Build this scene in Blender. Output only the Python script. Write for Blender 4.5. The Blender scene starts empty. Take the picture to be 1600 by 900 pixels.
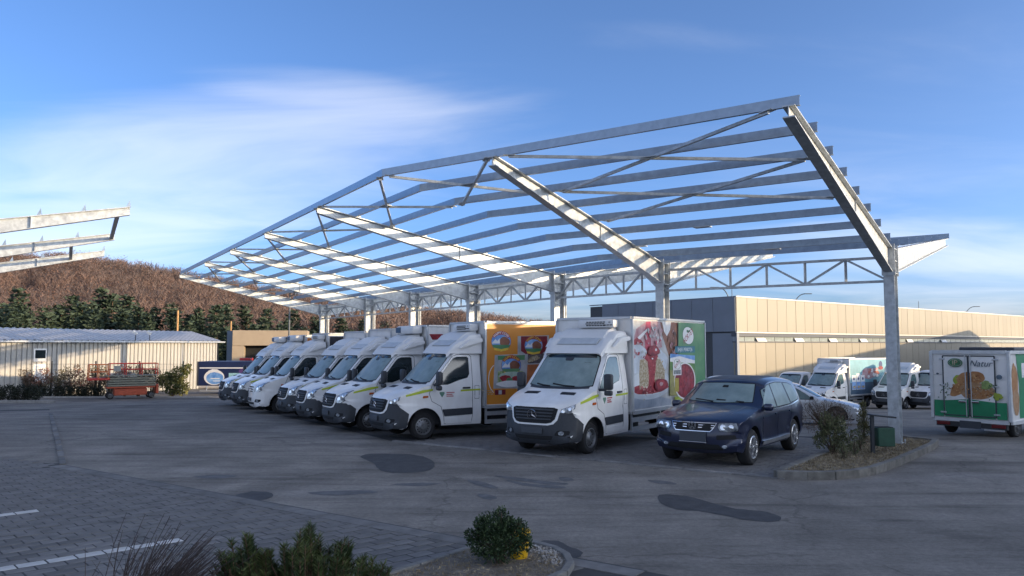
import bpy, bmesh, math, random
import numpy as np
from mathutils import Vector, Matrix, noise as mnoise
from mathutils.bvhtree import BVHTree

SC = bpy.context.scene
COL = SC.collection
R = math.radians
random.seed(7)

# ------------------------------------------------------------------ camera
CAMH, PITCH, FPX = 2.45, 0.0709, 1239.27
cam_data = bpy.data.cameras.new('camera')
cam_data.sensor_width = 36.0
cam_data.lens = FPX / 1600 * 36.0
cam_data.clip_start = 0.05
cam_data.clip_end = 6000
cam = bpy.data.objects.new('camera', cam_data)
COL.objects.link(cam)
cam.location = (0, 0, CAMH)
cam.rotation_euler = (math.pi / 2 + PITCH, 0, 0)
SC.camera = cam

# ------------------------------------------------------------------ sun + sky
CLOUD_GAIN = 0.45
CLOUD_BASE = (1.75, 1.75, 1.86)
SUN_D = Vector((-0.955, 0.297, 0.0)).normalized()        # horizontal travel of the light
SUN_EL = 6.6
sun_data = bpy.data.lights.new('sun', 'SUN')
sun_data.energy = 2.0
sun_data.angle = R(0.5)
sun_data.color = (1.0, 0.75, 0.46)
sun = bpy.data.objects.new('sun', sun_data)
COL.objects.link(sun)
_d = Vector((SUN_D.x * math.cos(R(SUN_EL)), SUN_D.y * math.cos(R(SUN_EL)), -math.sin(R(SUN_EL))))
sun.rotation_euler = _d.to_track_quat('-Z', 'Y').to_euler()

world = bpy.data.worlds.new('World')
SC.world = world
world.use_nodes = True
_nt = world.node_tree
_nt.nodes.clear()


def wn(t, **kw):
    n = _nt.nodes.new(t)
    for k, v in kw.items():
        setattr(n, k, v)
    return n


def wl(a, b):
    _nt.links.new(a, b)


def wmath(op, a, b=None, c=None, clamp=False):
    n = wn('ShaderNodeMath', operation=op)
    n.use_clamp = clamp
    for i, v in enumerate((a, b, c)):
        if v is None:
            continue
        if isinstance(v, (int, float)):
            n.inputs[i].default_value = v
        else:
            wl(v, n.inputs[i])
    return n.outputs[0]


def wsmooth(v, lo, hi):
    n = wn('ShaderNodeMapRange', interpolation_type='SMOOTHSTEP')
    wl(v, n.inputs['Value'])
    n.inputs['From Min'].default_value = lo
    n.inputs['From Max'].default_value = hi
    return n.outputs['Result']


sky = wn('ShaderNodeTexSky', sky_type='NISHITA')
sky.sun_disc = False
sky.sun_elevation = R(SUN_EL)
# blender: rotation 0 = sun towards +Y, positive turns clockwise seen from above
sky.sun_rotation = math.atan2(-SUN_D.x, -SUN_D.y)
sky.altitude = 300
sky.air_density = 0.46
sky.dust_density = 3.0
sky.ozone_density = 2.2
tc = wn('ShaderNodeTexCoord')
sep = wn('ShaderNodeSeparateXYZ')
wl(tc.outputs['Generated'], sep.inputs[0])
sx, sy, sz = sep.outputs
zc = wmath('ADD', wmath('MAXIMUM', sz, 0.0), 0.10)
cu = wmath('DIVIDE', sx, zc)
cv = wmath('DIVIDE', sy, zc)
comb = wn('ShaderNodeCombineXYZ')
wl(wmath('MULTIPLY', cu, 0.55), comb.inputs[0])
wl(cv, comb.inputs[1])
warp = wn('ShaderNodeTexNoise')
warp.inputs['Scale'].default_value = 0.55
warp.inputs['Detail'].default_value = 3
wl(comb.outputs[0], warp.inputs['Vector'])
wadd = wn('ShaderNodeVectorMath', operation='MULTIPLY_ADD')
wl(warp.outputs['Color'], wadd.inputs[0])
wadd.inputs[1].default_value = (1.6, 1.1, 0)
wl(comb.outputs[0], wadd.inputs[2])
n1 = wn('ShaderNodeTexNoise')
n1.inputs['Scale'].default_value = 0.9
n1.inputs['Detail'].default_value = 8
n1.inputs['Roughness'].default_value = 0.55
n1.inputs['Distortion'].default_value = 0.5
wl(wadd.outputs[0], n1.inputs['Vector'])
# broad banks: direction coordinates east/elevation of the sky ahead
yc = wmath('MAXIMUM', sy, 0.05)
eu = wmath('DIVIDE', sx, yc)
ev = wmath('DIVIDE', sz, yc)


def bank(u0, v0, ru, rv, tilt):
    a = wmath('SUBTRACT', eu, u0)
    b = wmath('SUBTRACT', wmath('SUBTRACT', ev, v0), wmath('MULTIPLY', a, tilt))
    q = wmath('ADD', wmath('POWER', wmath('ABSOLUTE', wmath('DIVIDE', a, ru)), 2.0),
              wmath('POWER', wmath('ABSOLUTE', wmath('DIVIDE', b, rv)), 2.0))
    return wmath('SUBTRACT', 1.0, wsmooth(q, 0.0, 1.0))


ahead = wsmooth(sy, 0.05, 0.3)
b1 = bank(-0.50, 0.205, 0.74, 0.145, 0.16)
b2 = bank(0.12, 0.40, 0.30, 0.03, -0.03)
b3 = bank(-0.28, 0.335, 0.22, 0.035, -0.10)
b4 = bank(0.60, 0.125, 0.40, 0.045, -0.02)
banks = wmath('ADD', wmath('ADD', wmath('MULTIPLY', b1, 0.36), wmath('MULTIPLY', b2, 0.10)),
              wmath('ADD', wmath('MULTIPLY', b3, 0.15), wmath('MULTIPLY', b4, 0.24)))
banks = wmath('MULTIPLY', banks, ahead)
back = wmath('MULTIPLY', wmath('SUBTRACT', 1.0, ahead), 0.40)  # extra cloud cover behind and overhead, added to raise the ambient light
low = wmath('MULTIPLY', wmath('SUBTRACT', 1.0, wsmooth(sz, -0.02, 0.20)), 0.34)
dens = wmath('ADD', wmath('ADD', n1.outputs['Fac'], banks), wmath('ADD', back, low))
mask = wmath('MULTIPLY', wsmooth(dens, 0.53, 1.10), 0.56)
mix = wn('ShaderNodeMix', data_type='RGBA')
wl(mask, mix.inputs['Factor'])
tint = wn('ShaderNodeMix', data_type='RGBA', blend_type='MULTIPLY')
tint.inputs['Factor'].default_value = 1.0
hsv = wn('ShaderNodeHueSaturation')
hsv.inputs['Saturation'].default_value = 1.0
wl(sky.outputs[0], hsv.inputs['Color'])
wl(hsv.outputs[0], tint.inputs['A'])
tint.inputs['B'].default_value = (0.86, 0.93, 1.0, 1)
wl(tint.outputs['Result'], mix.inputs['A'])
# thin cloud: scatters the light of the sky behind it, paler and less coloured
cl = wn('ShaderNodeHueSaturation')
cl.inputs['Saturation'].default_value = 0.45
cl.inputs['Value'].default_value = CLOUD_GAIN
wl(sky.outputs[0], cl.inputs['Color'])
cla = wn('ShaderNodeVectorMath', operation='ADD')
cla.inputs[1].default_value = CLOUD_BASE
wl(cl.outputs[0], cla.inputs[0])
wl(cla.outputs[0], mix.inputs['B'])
bg = wn('ShaderNodeBackground')
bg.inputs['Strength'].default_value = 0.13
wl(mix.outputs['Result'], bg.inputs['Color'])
wo = wn('ShaderNodeOutputWorld')
wl(bg.outputs[0], wo.inputs['Surface'])

SC.view_settings.view_transform = 'Standard'
SC.view_settings.look = 'None'
SC.view_settings.exposure = 1.8
SC.view_settings.gamma = 1.0
SC.view_settings.use_curve_mapping = False
SC.render.engine = 'CYCLES'

# ------------------------------------------------------------------ materials
MATS = {}


def mat(name, col, rough=0.5, metal=0.0, var=0.10, scale=6.0, bump=0.0, bscale=60.0, coat=0.0, spec=0.5,
        col2=None, stretch=None, detail=5.0, trans=0.0, objrand=0.0, rvar=0.0, contrast=0.0, emit=None):
    if name in MATS:
        return MATS[name]
    m = bpy.data.materials.new(name)
    m.use_nodes = True
    nt = m.node_tree
    b = nt.nodes['Principled BSDF']
    L = nt.links.new
    b.inputs['Roughness'].default_value = rough
    b.inputs['Metallic'].default_value = metal
    b.inputs['Coat Weight'].default_value = coat
    b.inputs['Coat Roughness'].default_value = 0.08
    b.inputs['Specular IOR Level'].default_value = spec
    if trans:
        b.inputs['Transmission Weight'].default_value = trans
    tcn = nt.nodes.new('ShaderNodeTexCoord')
    vec = tcn.outputs['Object']
    if stretch:
        mp = nt.nodes.new('ShaderNodeMapping')
        mp.inputs['Scale'].default_value = stretch
        L(vec, mp.inputs['Vector'])
        vec = mp.outputs[0]
    nz = nt.nodes.new('ShaderNodeTexNoise')
    nz.inputs['Scale'].default_value = scale
    nz.inputs['Detail'].default_value = detail
    nz.inputs['Roughness'].default_value = 0.6
    L(vec, nz.inputs['Vector'])
    mx = nt.nodes.new('ShaderNodeMix')
    mx.data_type = 'RGBA'
    rmp = nt.nodes.new('ShaderNodeMapRange')
    lo = 0.30 + contrast
    rmp.inputs['From Min'].default_value = lo
    rmp.inputs['From Max'].default_value = 1 - lo
    L(nz.outputs['Fac'], rmp.inputs['Value'])
    L(rmp.outputs[0], mx.inputs['Factor'])
    c2 = col2 if col2 else tuple(min(1, c * (1 + var)) for c in col)
    c1 = col if col2 else tuple(c * (1 - var) for c in col)
    mx.inputs['A'].default_value = (*c1, 1)
    mx.inputs['B'].default_value = (*c2, 1)
    out = mx.outputs['Result']
    if objrand:
        oi = nt.nodes.new('ShaderNodeObjectInfo')
        hs = nt.nodes.new('ShaderNodeHueSaturation')
        mr = nt.nodes.new('ShaderNodeMapRange')
        mr.inputs['To Min'].default_value = 1 - objrand
        mr.inputs['To Max'].default_value = 1 + objrand
        L(oi.outputs['Random'], mr.inputs['Value'])
        L(mr.outputs[0], hs.inputs['Value'])
        L(out, hs.inputs['Color'])
        out = hs.outputs[0]
    L(out, b.inputs['Base Color'])
    if rvar:
        rr = nt.nodes.new('ShaderNodeMapRange')
        rr.inputs['To Min'].default_value = max(0.02, rough - rvar)
        rr.inputs['To Max'].default_value = min(1, rough + rvar)
        L(nz.outputs['Fac'], rr.inputs['Value'])
        L(rr.outputs[0], b.inputs['Roughness'])
    if bump:
        nb_ = nt.nodes.new('ShaderNodeTexNoise')
        nb_.inputs['Scale'].default_value = bscale
        nb_.inputs['Detail'].default_value = 4
        L(vec, nb_.inputs['Vector'])
        bp = nt.nodes.new('ShaderNodeBump')
        bp.inputs['Strength'].default_value = bump
        bp.inputs['Distance'].default_value = 0.02
        L(nb_.outputs['Fac'], bp.inputs['Height'])
        L(bp.outputs[0], b.inputs['Normal'])
    if emit:
        b.inputs['Emission Color'].default_value = (*emit[:3], 1)
        b.inputs['Emission Strength'].default_value = emit[3]
    MATS[name] = m
    return m


def asphalt_mat(name, base, frost):
    m = bpy.data.materials.new(name)
    m.use_nodes = True
    nt = m.node_tree
    b = nt.nodes['Principled BSDF']
    L = nt.links.new
    tcn = nt.nodes.new('ShaderNodeTexCoord')
    v = tcn.outputs['Object']

    def nz(scale, det, st=None, rough=0.6, dist=0.0):
        vv = v
        if st:
            mp = nt.nodes.new('ShaderNodeMapping')
            mp.inputs['Scale'].default_value = st
            mp.inputs['Rotation'].default_value = (0, 0, 0.62)
            L(v, mp.inputs['Vector'])
            vv = mp.outputs[0]
        n = nt.nodes.new('ShaderNodeTexNoise')
        n.inputs['Scale'].default_value = scale
        n.inputs['Detail'].default_value = det
        n.inputs['Roughness'].default_value = rough
        n.inputs['Distortion'].default_value = dist
        L(vv, n.inputs['Vector'])
        return n.outputs['Fac']

    def ramp(x, lo, hi, a, bb):
        r = nt.nodes.new('ShaderNodeMapRange')
        r.interpolation_type = 'SMOOTHSTEP'
        for k, q in (('From Min', lo), ('From Max', hi), ('To Min', a), ('To Max', bb)):
            r.inputs[k].default_value = q
        L(x, r.inputs['Value'])
        return r.outputs[0]

    def mul(a, c):
        n = nt.nodes.new('ShaderNodeMath')
        n.operation = 'MULTIPLY'
        L(a, n.inputs[0])
        if isinstance(c, float):
            n.inputs[1].default_value = c
        else:
            L(c, n.inputs[1])
        return n.outputs[0]
    big = ramp(nz(0.16, 5, dist=1.2), 0.36, 0.66, 0.78, 1.14)
    mid = mul(ramp(nz(1.1, 7), 0.32, 0.7, 0.84, 1.14), ramp(nz(14, 4, rough=0.7), 0.3, 0.7, 0.84, 1.16))
    tracks = mul(ramp(nz(0.5, 6, (0.30, 2.8, 1), 0.7), 0.47, 0.68, 1.0, 0.66), ramp(nz(1.6, 5, (0.22, 2.4, 1), 0.65), 0.55, 0.66, 1.0, 0.80))
    fine = ramp(nz(90, 3), 0.25, 0.75, 0.75, 1.25)
    oil = ramp(nz(0.9, 4, dist=0.9), 0.62, 0.74, 1.0, 0.66)
    vd = nt.nodes.new('ShaderNodeVectorMath')
    vd.operation = 'MULTIPLY_ADD'
    nzc = nt.nodes.new('ShaderNodeTexNoise')
    nzc.inputs['Scale'].default_value = 1.3
    nzc.inputs['Detail'].default_value = 5
    L(v, nzc.inputs['Vector'])
    L(nzc.outputs['Color'], vd.inputs[0])
    vd.inputs[1].default_value = (1.5, 1.5, 0)
    L(v, vd.inputs[2])
    vo = nt.nodes.new('ShaderNodeTexVoronoi')
    vo.feature = 'DISTANCE_TO_EDGE'
    vo.inputs['Scale'].default_value = 0.17
    L(vd.outputs[0], vo.inputs['Vector'])
    inv = nt.nodes.new('ShaderNodeMath')
    inv.operation = 'MAXIMUM'
    L(ramp(vo.outputs['Distance'], 0.002, 0.008, 0.76, 1.0), inv.inputs[0])
    L(ramp(nz(0.22, 2), 0.44, 0.54, 0.0, 1.0), inv.inputs[1])
    f = mul(mul(mul(mul(big, mid), mul(fine, tracks)), oil), inv.outputs[0])
    col = nt.nodes.new('ShaderNodeVectorMath')
    col.operation = 'SCALE'
    col.inputs[0].default_value = base
    L(f, col.inputs['Scale'])
    fr = nt.nodes.new('ShaderNodeMix')
    fr.data_type = 'RGBA'
    fm = mul(ramp(nz(0.35, 8, (0.5, 1.8, 1), 0.68), 0.53, 0.74, 0.0, 0.5), ramp(nz(7, 5), 0.3, 0.7, 0.35, 1.0))
    L(fm, fr.inputs['Factor'])
    L(col.outputs[0], fr.inputs['A'])
    fr.inputs['B'].default_value = (*frost, 1)
    L(fr.outputs['Result'], b.inputs['Base Color'])
    b.inputs['Roughness'].default_value = 0.88
    b.inputs['Specular IOR Level'].default_value = 0.25
    bp = nt.nodes.new('ShaderNodeBump')
    bp.inputs['Strength'].default_value = 0.35
    bp.inputs['Distance'].default_value = 0.008
    L(nz(140, 2), bp.inputs['Height'])
    L(bp.outputs[0], b.inputs['Normal'])
    MATS[name] = m
    return m


ASPHALT = asphalt_mat('asphalt', (0.205, 0.190, 0.170), (0.31, 0.30, 0.29))
GALV = mat('galvanised_steel', (0.43, 0.46, 0.48), 0.45, 0.4, var=0.26, scale=7, bump=0.05, bscale=50, rvar=0.12)
GALV_D = mat('galvanised_purlin', (0.27, 0.33, 0.40), 0.36, 0.75, var=0.14, scale=7, rvar=0.1)
WHITE = mat('white_paint', (0.81, 0.81, 0.80), 0.32, var=0.03, scale=2.2, coat=0.35, col2=(.70, .695, .675), contrast=.05, stretch=(1, 1, .35))
WHITE_GRP = mat('white_fibreglass', (0.72, 0.72, 0.71), 0.42, var=0.05, scale=2.0)
PLAST = mat('dark_plastic', (0.032, 0.037, 0.045), 0.55, var=0.15, scale=12)
BLACK = mat('black_void', (0.008, 0.009, 0.011), 0.8, var=0.1)
RUBBER = mat('tyre_rubber', (0.018, 0.018, 0.019), 0.85, var=0.2, scale=20)
STEEL = mat('rim_steel', (0.20, 0.205, 0.21), 0.42, 0.6, var=0.2, scale=15)
CHROME = mat('chrome', (0.75, 0.76, 0.78), 0.12, 1.0, var=0.03)
ALU = mat('aluminium_rail', (0.50, 0.52, 0.54), 0.38, 0.6, var=0.08, scale=5)
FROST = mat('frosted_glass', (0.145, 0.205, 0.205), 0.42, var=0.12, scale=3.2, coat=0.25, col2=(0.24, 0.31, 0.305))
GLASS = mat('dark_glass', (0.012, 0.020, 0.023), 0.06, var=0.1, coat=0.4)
TEALGLASS = mat('tinted_glass', (0.07, 0.125, 0.13), 0.12, var=0.25, scale=3, coat=0.6)
LAMP = mat('lamp_lens', (0.38, 0.42, 0.46), 0.10, 0.35, var=0.5, scale=14, coat=1.0, contrast=0.08)
AMBER = mat('amber_lens', (0.45, 0.10, 0.02), 0.25, coat=0.5)
REDL = mat('red_lens', (0.12, 0.012, 0.014), 0.25, coat=0.5)
LIME = mat('lime_stripe', (0.42, 0.52, 0.03), 0.45, var=0.06)
PLATE = mat('blank_plate', (0.05, 0.058, 0.07), 0.5, var=0.04)
CONC = mat('concrete', (0.27, 0.265, 0.255), 0.9, var=0.22, scale=5, bump=0.25, bscale=40, objrand=0.12)


# ------------------------------------------------------------------ object helpers
def link(name, me, m=None, parent=None, loc=None, rotz=0.0):
    o = bpy.data.objects.new(name, me)
    COL.objects.link(o)
    if m is not None and me is not None:
        if isinstance(m, (list, tuple)):
            for q in m:
                me.materials.append(q)
        else:
            me.materials.append(m)
    if parent is not None:
        o.parent = parent
    if loc is not None:
        o.location = loc
    if rotz:
        o.rotation_euler = (0, 0, rotz)
    return o


def tag(o, label, cat, group=None):
    o['label'] = label
    o['category'] = cat
    if group:
        o['group'] = group
    return o


def thing(name, label, cat, loc=(0, 0, 0), rotz=0.0, group=None):
    o = link(name, None, None, None, loc, rotz)
    o.empty_display_size = 0.2
    return tag(o, label, cat, group)


def struct(o):
    o['kind'] = 'structure'
    return o


def stuff(o):
    o['kind'] = 'stuff'
    return o


def dup(root, loc=None, rotz=None, label=None, group=None):
    r = root.copy()
    COL.objects.link(r)
    if loc is not None:
        r.location = loc
    if rotz is not None:
        r.rotation_euler = (0, 0, rotz)
    if label:
        r['label'] = label
    if group:
        r['group'] = group
    for ch in list(root.children):
        c = ch.copy()
        COL.objects.link(c)
        c.parent = r
        for g2 in list(ch.children):
            d = g2.copy()
            COL.objects.link(d)
            d.parent = c
    return r


class MB:
    """mesh collector"""

    def __init__(self):
        self.v, self.f, self.m = [], [], []

    def add(self, vs, fs, mi=0):
        n = len(self.v)
        self.v += [tuple(q) for q in vs]
        self.f += [tuple(i + n for i in f) for f in fs]
        self.m += [mi] * len(fs)
        return self

    def box(self, c, s, rot=None, mi=0):
        hx, hy, hz = s[0] / 2, s[1] / 2, s[2] / 2
        vs = [Vector((x, y, z)) for x in (-hx, hx) for y in (-hy, hy) for z in (-hz, hz)]
        if rot is not None:
            if isinstance(rot, (int, float)):
                rot = Matrix.Rotation(rot, 3, 'Z')
            vs = [rot @ q for q in vs]
        vs = [q + Vector(c) for q in vs]
        return self.add(vs, [(0, 1, 3, 2), (4, 6, 7, 5), (0, 4, 5, 1), (2, 3, 7, 6), (0, 2, 6, 4), (1, 5, 7, 3)], mi)

    def bbox(self, c, s, b=0.02, rot=None, mi=0):
        """box with chamfered vertical & horizontal edges"""
        bm = bmesh.new()
        bmesh.ops.create_cube(bm, size=1)
        for q in bm.verts:
            q.co = Vector((q.co.x * s[0], q.co.y * s[1], q.co.z * s[2]))
        bmesh.ops.bevel(bm, geom=bm.edges[:], offset=b, segments=2, affect='EDGES', profile=0.5)
        if rot is not None:
            if isinstance(rot, (int, float)):
                rot = Matrix.Rotation(rot, 3, 'Z')
        vs = []
        for q in bm.verts:
            p = q.co.copy()
            if rot is not None:
                p = rot @ p
            vs.append(p + Vector(c))
        bm.verts.index_update()
        fs = [[q.index for q in f.verts] for f in bm.faces]
        bm.free()
        return self.add(vs, fs, mi)

    def beam(self, a, b, w, h, up=(0, 0, 1), mi=0):
        a, b = Vector(a), Vector(b)
        d = (b - a).normalized()
        s = d.cross(Vector(up)).normalized()
        u = s.cross(d).normalized()
        vs = []
        for p in (a, b):
            for i, j in ((-1, -1), (1, -1), (1, 1), (-1, 1)):
                vs.append(p + s * (w / 2 * i) + u * (h / 2 * j))
        return self.add(vs, [(0, 1, 2, 3), (7, 6, 5, 4), (0, 4, 5, 1), (1, 5, 6, 2), (2, 6, 7, 3), (3, 7, 4, 0)], mi)

    def tube(self, pts, rad, n=8, mi=0, cap=True):
        pts = [Vector(p) for p in pts]
        rads = rad if isinstance(rad, (list, tuple)) else [rad] * len(pts)
        rings = []
        for i, p in enumerate(pts):
            if i == 0:
                d = pts[1] - p
            elif i == len(pts) - 1:
                d = p - pts[i - 1]
            else:
                d = pts[i + 1] - pts[i - 1]
            d.normalize()
            a = d.cross(Vector((0, 0, 1)))
            if a.length < 0.05:
                a = d.cross(Vector((1, 0, 0)))
            a.normalize()
            b = d.cross(a)
            rings.append([p + (a * math.cos(2 * math.pi * k / n) + b * math.sin(2 * math.pi * k / n)) * rads[i]
                          for k in range(n)])
        vs = [q for r_ in rings for q in r_]
        fs = []
        for i in range(len(pts) - 1):
            for k in range(n):
                k2 = (k + 1) % n
                fs.append((i * n + k, i * n + k2, (i + 1) * n + k2, (i + 1) * n + k))
        if cap:
            fs.append(tuple(range(n)))
            fs.append(tuple((len(pts) - 1) * n + k for k in range(n))[::-1])
        return self.add(vs, fs, mi)

    def lathe_y(self, prof, c=(0, 0, 0), n=28, mi=0):
        """prof: (radius, y) revolved about the y axis"""
        vs, fs = [], []
        for (r_, y) in prof:
            for k in range(n):
                a = 2 * math.pi * k / n
                vs.append((c[0] + r_ * math.cos(a), c[1] + y, c[2] + r_ * math.sin(a)))
        for i in range(len(prof) - 1):
            for k in range(n):
                k2 = (k + 1) % n
                fs.append((i * n + k, (i + 1) * n + k, (i + 1) * n + k2, i * n + k2))
        return self.add(vs, fs, mi)

    def lathe_z(self, prof, c=(0, 0, 0), n=20, mi=0):
        vs, fs = [], []
        for (r_, z) in prof:
            for k in range(n):
                a = 2 * math.pi * k / n
                vs.append((c[0] + r_ * math.cos(a), c[1] + r_ * math.sin(a), c[2] + z))
        for i in range(len(prof) - 1):
            for k in range(n):
                k2 = (k + 1) % n
                fs.append((i * n + k, i * n + k2, (i + 1) * n + k2, (i + 1) * n + k))
        return self.add(vs, fs, mi)

    def prism(self, poly, z0, z1, mi=0):
        n = len(poly)
        vs = [(p[0], p[1], z0) for p in poly] + [(p[0], p[1], z1) for p in poly]
        fs = [tuple(range(n))[::-1], tuple(range(n, 2 * n))]
        for i in range(n):
            j = (i + 1) % n
            fs.append((i, j, n + j, n + i))
        return self.add(vs, fs, mi)

    def mesh(self, name, smooth=None):
        me = bpy.data.meshes.new(name)
        me.from_pydata(self.v, [], self.f)
        if any(self.m):
            me.polygons.foreach_set('material_index', self.m)
        if smooth is not None:
            me.polygons.foreach_set('use_smooth', [True] * len(me.polygons))
            me.set_sharp_from_angle(angle=R(smooth))
        me.update()
        return me

    def build(self, name, m, parent=None, loc=None, rotz=0.0, smooth=None):
        return link(name, self.mesh(name, smooth), m, parent, loc, rotz)


def arr_mesh(name, V, Fq, smooth=False):
    """numpy verts (N,3), faces (M,k) -> mesh"""
    me = bpy.data.meshes.new(name)
    V = np.asarray(V, np.float32)
    Fq = np.asarray(Fq, np.int32)
    k = Fq.shape[1]
    me.vertices.add(len(V))
    me.vertices.foreach_set('co', V.ravel())
    me.loops.add(Fq.size)
    me.loops.foreach_set('vertex_index', Fq.ravel())
    me.polygons.add(len(Fq))
    me.polygons.foreach_set('loop_start', np.arange(0, Fq.size, k, dtype=np.int32))
    if smooth:
        me.polygons.foreach_set('use_smooth', np.ones(len(Fq), bool))
    me.update(calc_edges=True)
    return me


def sstep(x, a, b):
    t = max(0.0, min(1.0, (x - a) / (b - a)))
    return t * t * (3 - 2 * t)


def gz(x, y):
    """height of the yard: level up to the canopy, then falling gently to the rear right"""
    s = 0.021 + 0.034 * sstep(x, -11, 8)
    t = min(max(y - 19.5, 0.0), 44.0)
    t = t * t / (t + 2.0)
    return -s * t


def ray(px, py):
    u, v = (px - 800) / FPX, -(py - 450) / FPX
    c, s = math.cos(PITCH), math.sin(PITCH)
    return Vector((u, c - v * s, s + v * c))


def at(px, py, Y):
    d = ray(px, py)
    return Vector((0, 0, CAMH)) + d * (Y / d.y)


def gp(px, py, lift=0.0):
    """where the sight line through a spot of the photograph meets the yard"""
    d = ray(px, py)
    z = 0.0
    for _ in range(12):
        t = (z + lift - CAMH) / d.z
        p = Vector((0, 0, CAMH)) + d * t
        z = gz(p.x, p.y)
    return p


U1, N1 = Vector((-0.8137, 0.5813)), Vector((-0.5813, -0.8137))
U2, N2 = Vector((-0.5126, 0.8586)), Vector((-0.8586, -0.5126))


# ================================================================== SETTING
# ------------------------------------------------------------------ ground
def build_ground():
    xs = sorted(set([-3000, -1200, -500, -250, -150, -100] + list(range(-80, 81, 4)) + [100, 150, 250, 500, 1200, 3000]))
    ys = sorted(set([-3000, -1200, -400, -100, -40] + list(range(-20, 90, 3)) + [100, 130, 180, 260, 400, 900, 3000]))
    V = [(x, y, gz(x, y)) for y in ys for x in xs]
    nx = len(xs)
    Fq = [(j * nx + i, j * nx + i + 1, (j + 1) * nx + i + 1, (j + 1) * nx + i)
          for j in range(len(ys) - 1) for i in range(nx - 1)]
    o = link('ground', arr_mesh('ground', V, Fq, True), ASPHALT)
    struct(o)


build_ground()

# ------------------------------------------------------------------ hill
RIDGE = [(-420, 33), (-300, 31), (-168, 24.5), (-140, 24), (-105, 17.5), (-63, 10.5), (-21, 6.5), (-8, 5.0), (12, 2.2), (34, -1.5), (90, -2.6), (500, -3)]


def ridge(x):
    for (a, h0), (b, h1) in zip(RIDGE, RIDGE[1:]):
        if a <= x <= b:
            t = (x - a) / (b - a)
            return h0 + (h1 - h0) * t
    return RIDGE[0][1] if x < RIDGE[0][0] else RIDGE[-1][1]


def hill_z(x, y):
    xr = x * 260.0 / max(y, 60)
    base = gz(x, min(y, 60)) - 0.3
    t = sstep(y, 96, 262)
    lump = 1.6 * mnoise.noise(Vector((x * 0.02, y * 0.02, 0.3))) * sstep(y, 120, 180)
    down = 12 * sstep(y, 275, 420)
    return base * (1 - t) + (ridge(xr * (0.6 + 0.4 * 1.0)) + lump) * t - down


def build_hill():
    V, Fq = [], []
    xs = np.arange(-420, 301, 10.0)
    ys = np.arange(92, 440, 8.0)
    for y in ys:
        for x in xs:
            V.append((x, y, hill_z(x, y)))
    nx = len(xs)
    for j in range(len(ys) - 1):
        for i in range(nx - 1):
            Fq.append((j * nx + i, j * nx + i + 1, (j + 1) * nx + i + 1, (j + 1) * nx + i))
    m = mat('leaf_litter', (0.10, 0.068, 0.052), 0.95, var=0.4, scale=0.15, col2=(0.15, 0.10, 0.075))
    struct(link('hill', arr_mesh('hill', V, Fq, True), m))


build_hill()

# ------------------------------------------------------------------ steel canopy
CP = [Vector(p) for p in ((9.0, 18.88), (4.16, 22.34), (1.32, 25.88), (-1.73, 30.99), (-4.62, 35.83), (-7.54, 40.72), (-11.42, 47.21))]
CN = [N1, N1] + [N2] * 5
CU = [U1, U1] + [U2] * 5
KINK = Vector((2.89, 23.25))
KB = Vector((-0.7514, -0.6922))
LF, LB = 7.85, 10.3
ZH, ZTC, ZT, ZBT = 4.17, 4.77, 6.286, 6.10


def v3(p, z):
    return Vector((p[0], p[1], z))


def i_beam_tapered(mb, p0, p1, top0, top1, dep0, dep1, side, bf=0.22, tf=0.022, tw=0.016):
    """tapered I girder in the vertical plane through p0-p1 (2d points)"""
    s = v3(side, 0)
    for (za, zb, ha, hb, w) in ((top0 - tf, top1 - tf, tf, tf, bf), (top0 - dep0, top1 - dep1, tf, tf, bf),
                                (top0 - dep0 + tf, top1 - dep1 + tf, dep0 - 2 * tf, dep1 - 2 * tf, tw)):
        vs = []
        for (p, z, h) in ((p0, za, ha), (p1, zb, hb)):
            for i, k in ((-1, 0), (1, 0), (1, 1), (-1, 1)):
                vs.append(v3(p, z + h * k) + s * (w / 2 * i))
        mb.add(vs, [(0, 1, 2, 3), (7, 6, 5, 4), (0, 4, 5, 1), (1, 5, 6, 2), (2, 6, 7, 3), (3, 7, 4, 0)])


def rafter_top(s):
    """height of the top flange at distance s in front (+) / behind (-) of the column line"""
    return ZTC + (ZT - ZTC) * s / LF if s >= 0 else ZTC + (ZBT - ZTC) * (-s) / LB


FRONT_S = [7.76 - i * 1.035 for i in range(8)]
BACK_S = [-(0.55 + i * 1.36) for i in range(8)]


def col_section(mb, c, n, u, z0, z1, bf=0.24, d=0.40, tf=0.02, tw=0.014):
    rot = Matrix(((n[0], u[0], 0), (n[1], u[1], 0), (0, 0, 1)))
    h = z1 - z0
    for k in (-1, 1):
        mb.box(v3(c + n * (k * (d / 2 - tf / 2)), z0 + h / 2), (tf, bf, h), rot)
    mb.box(v3(c, z0 + h / 2), (d - 2 * tf, tw, h), rot)


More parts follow.
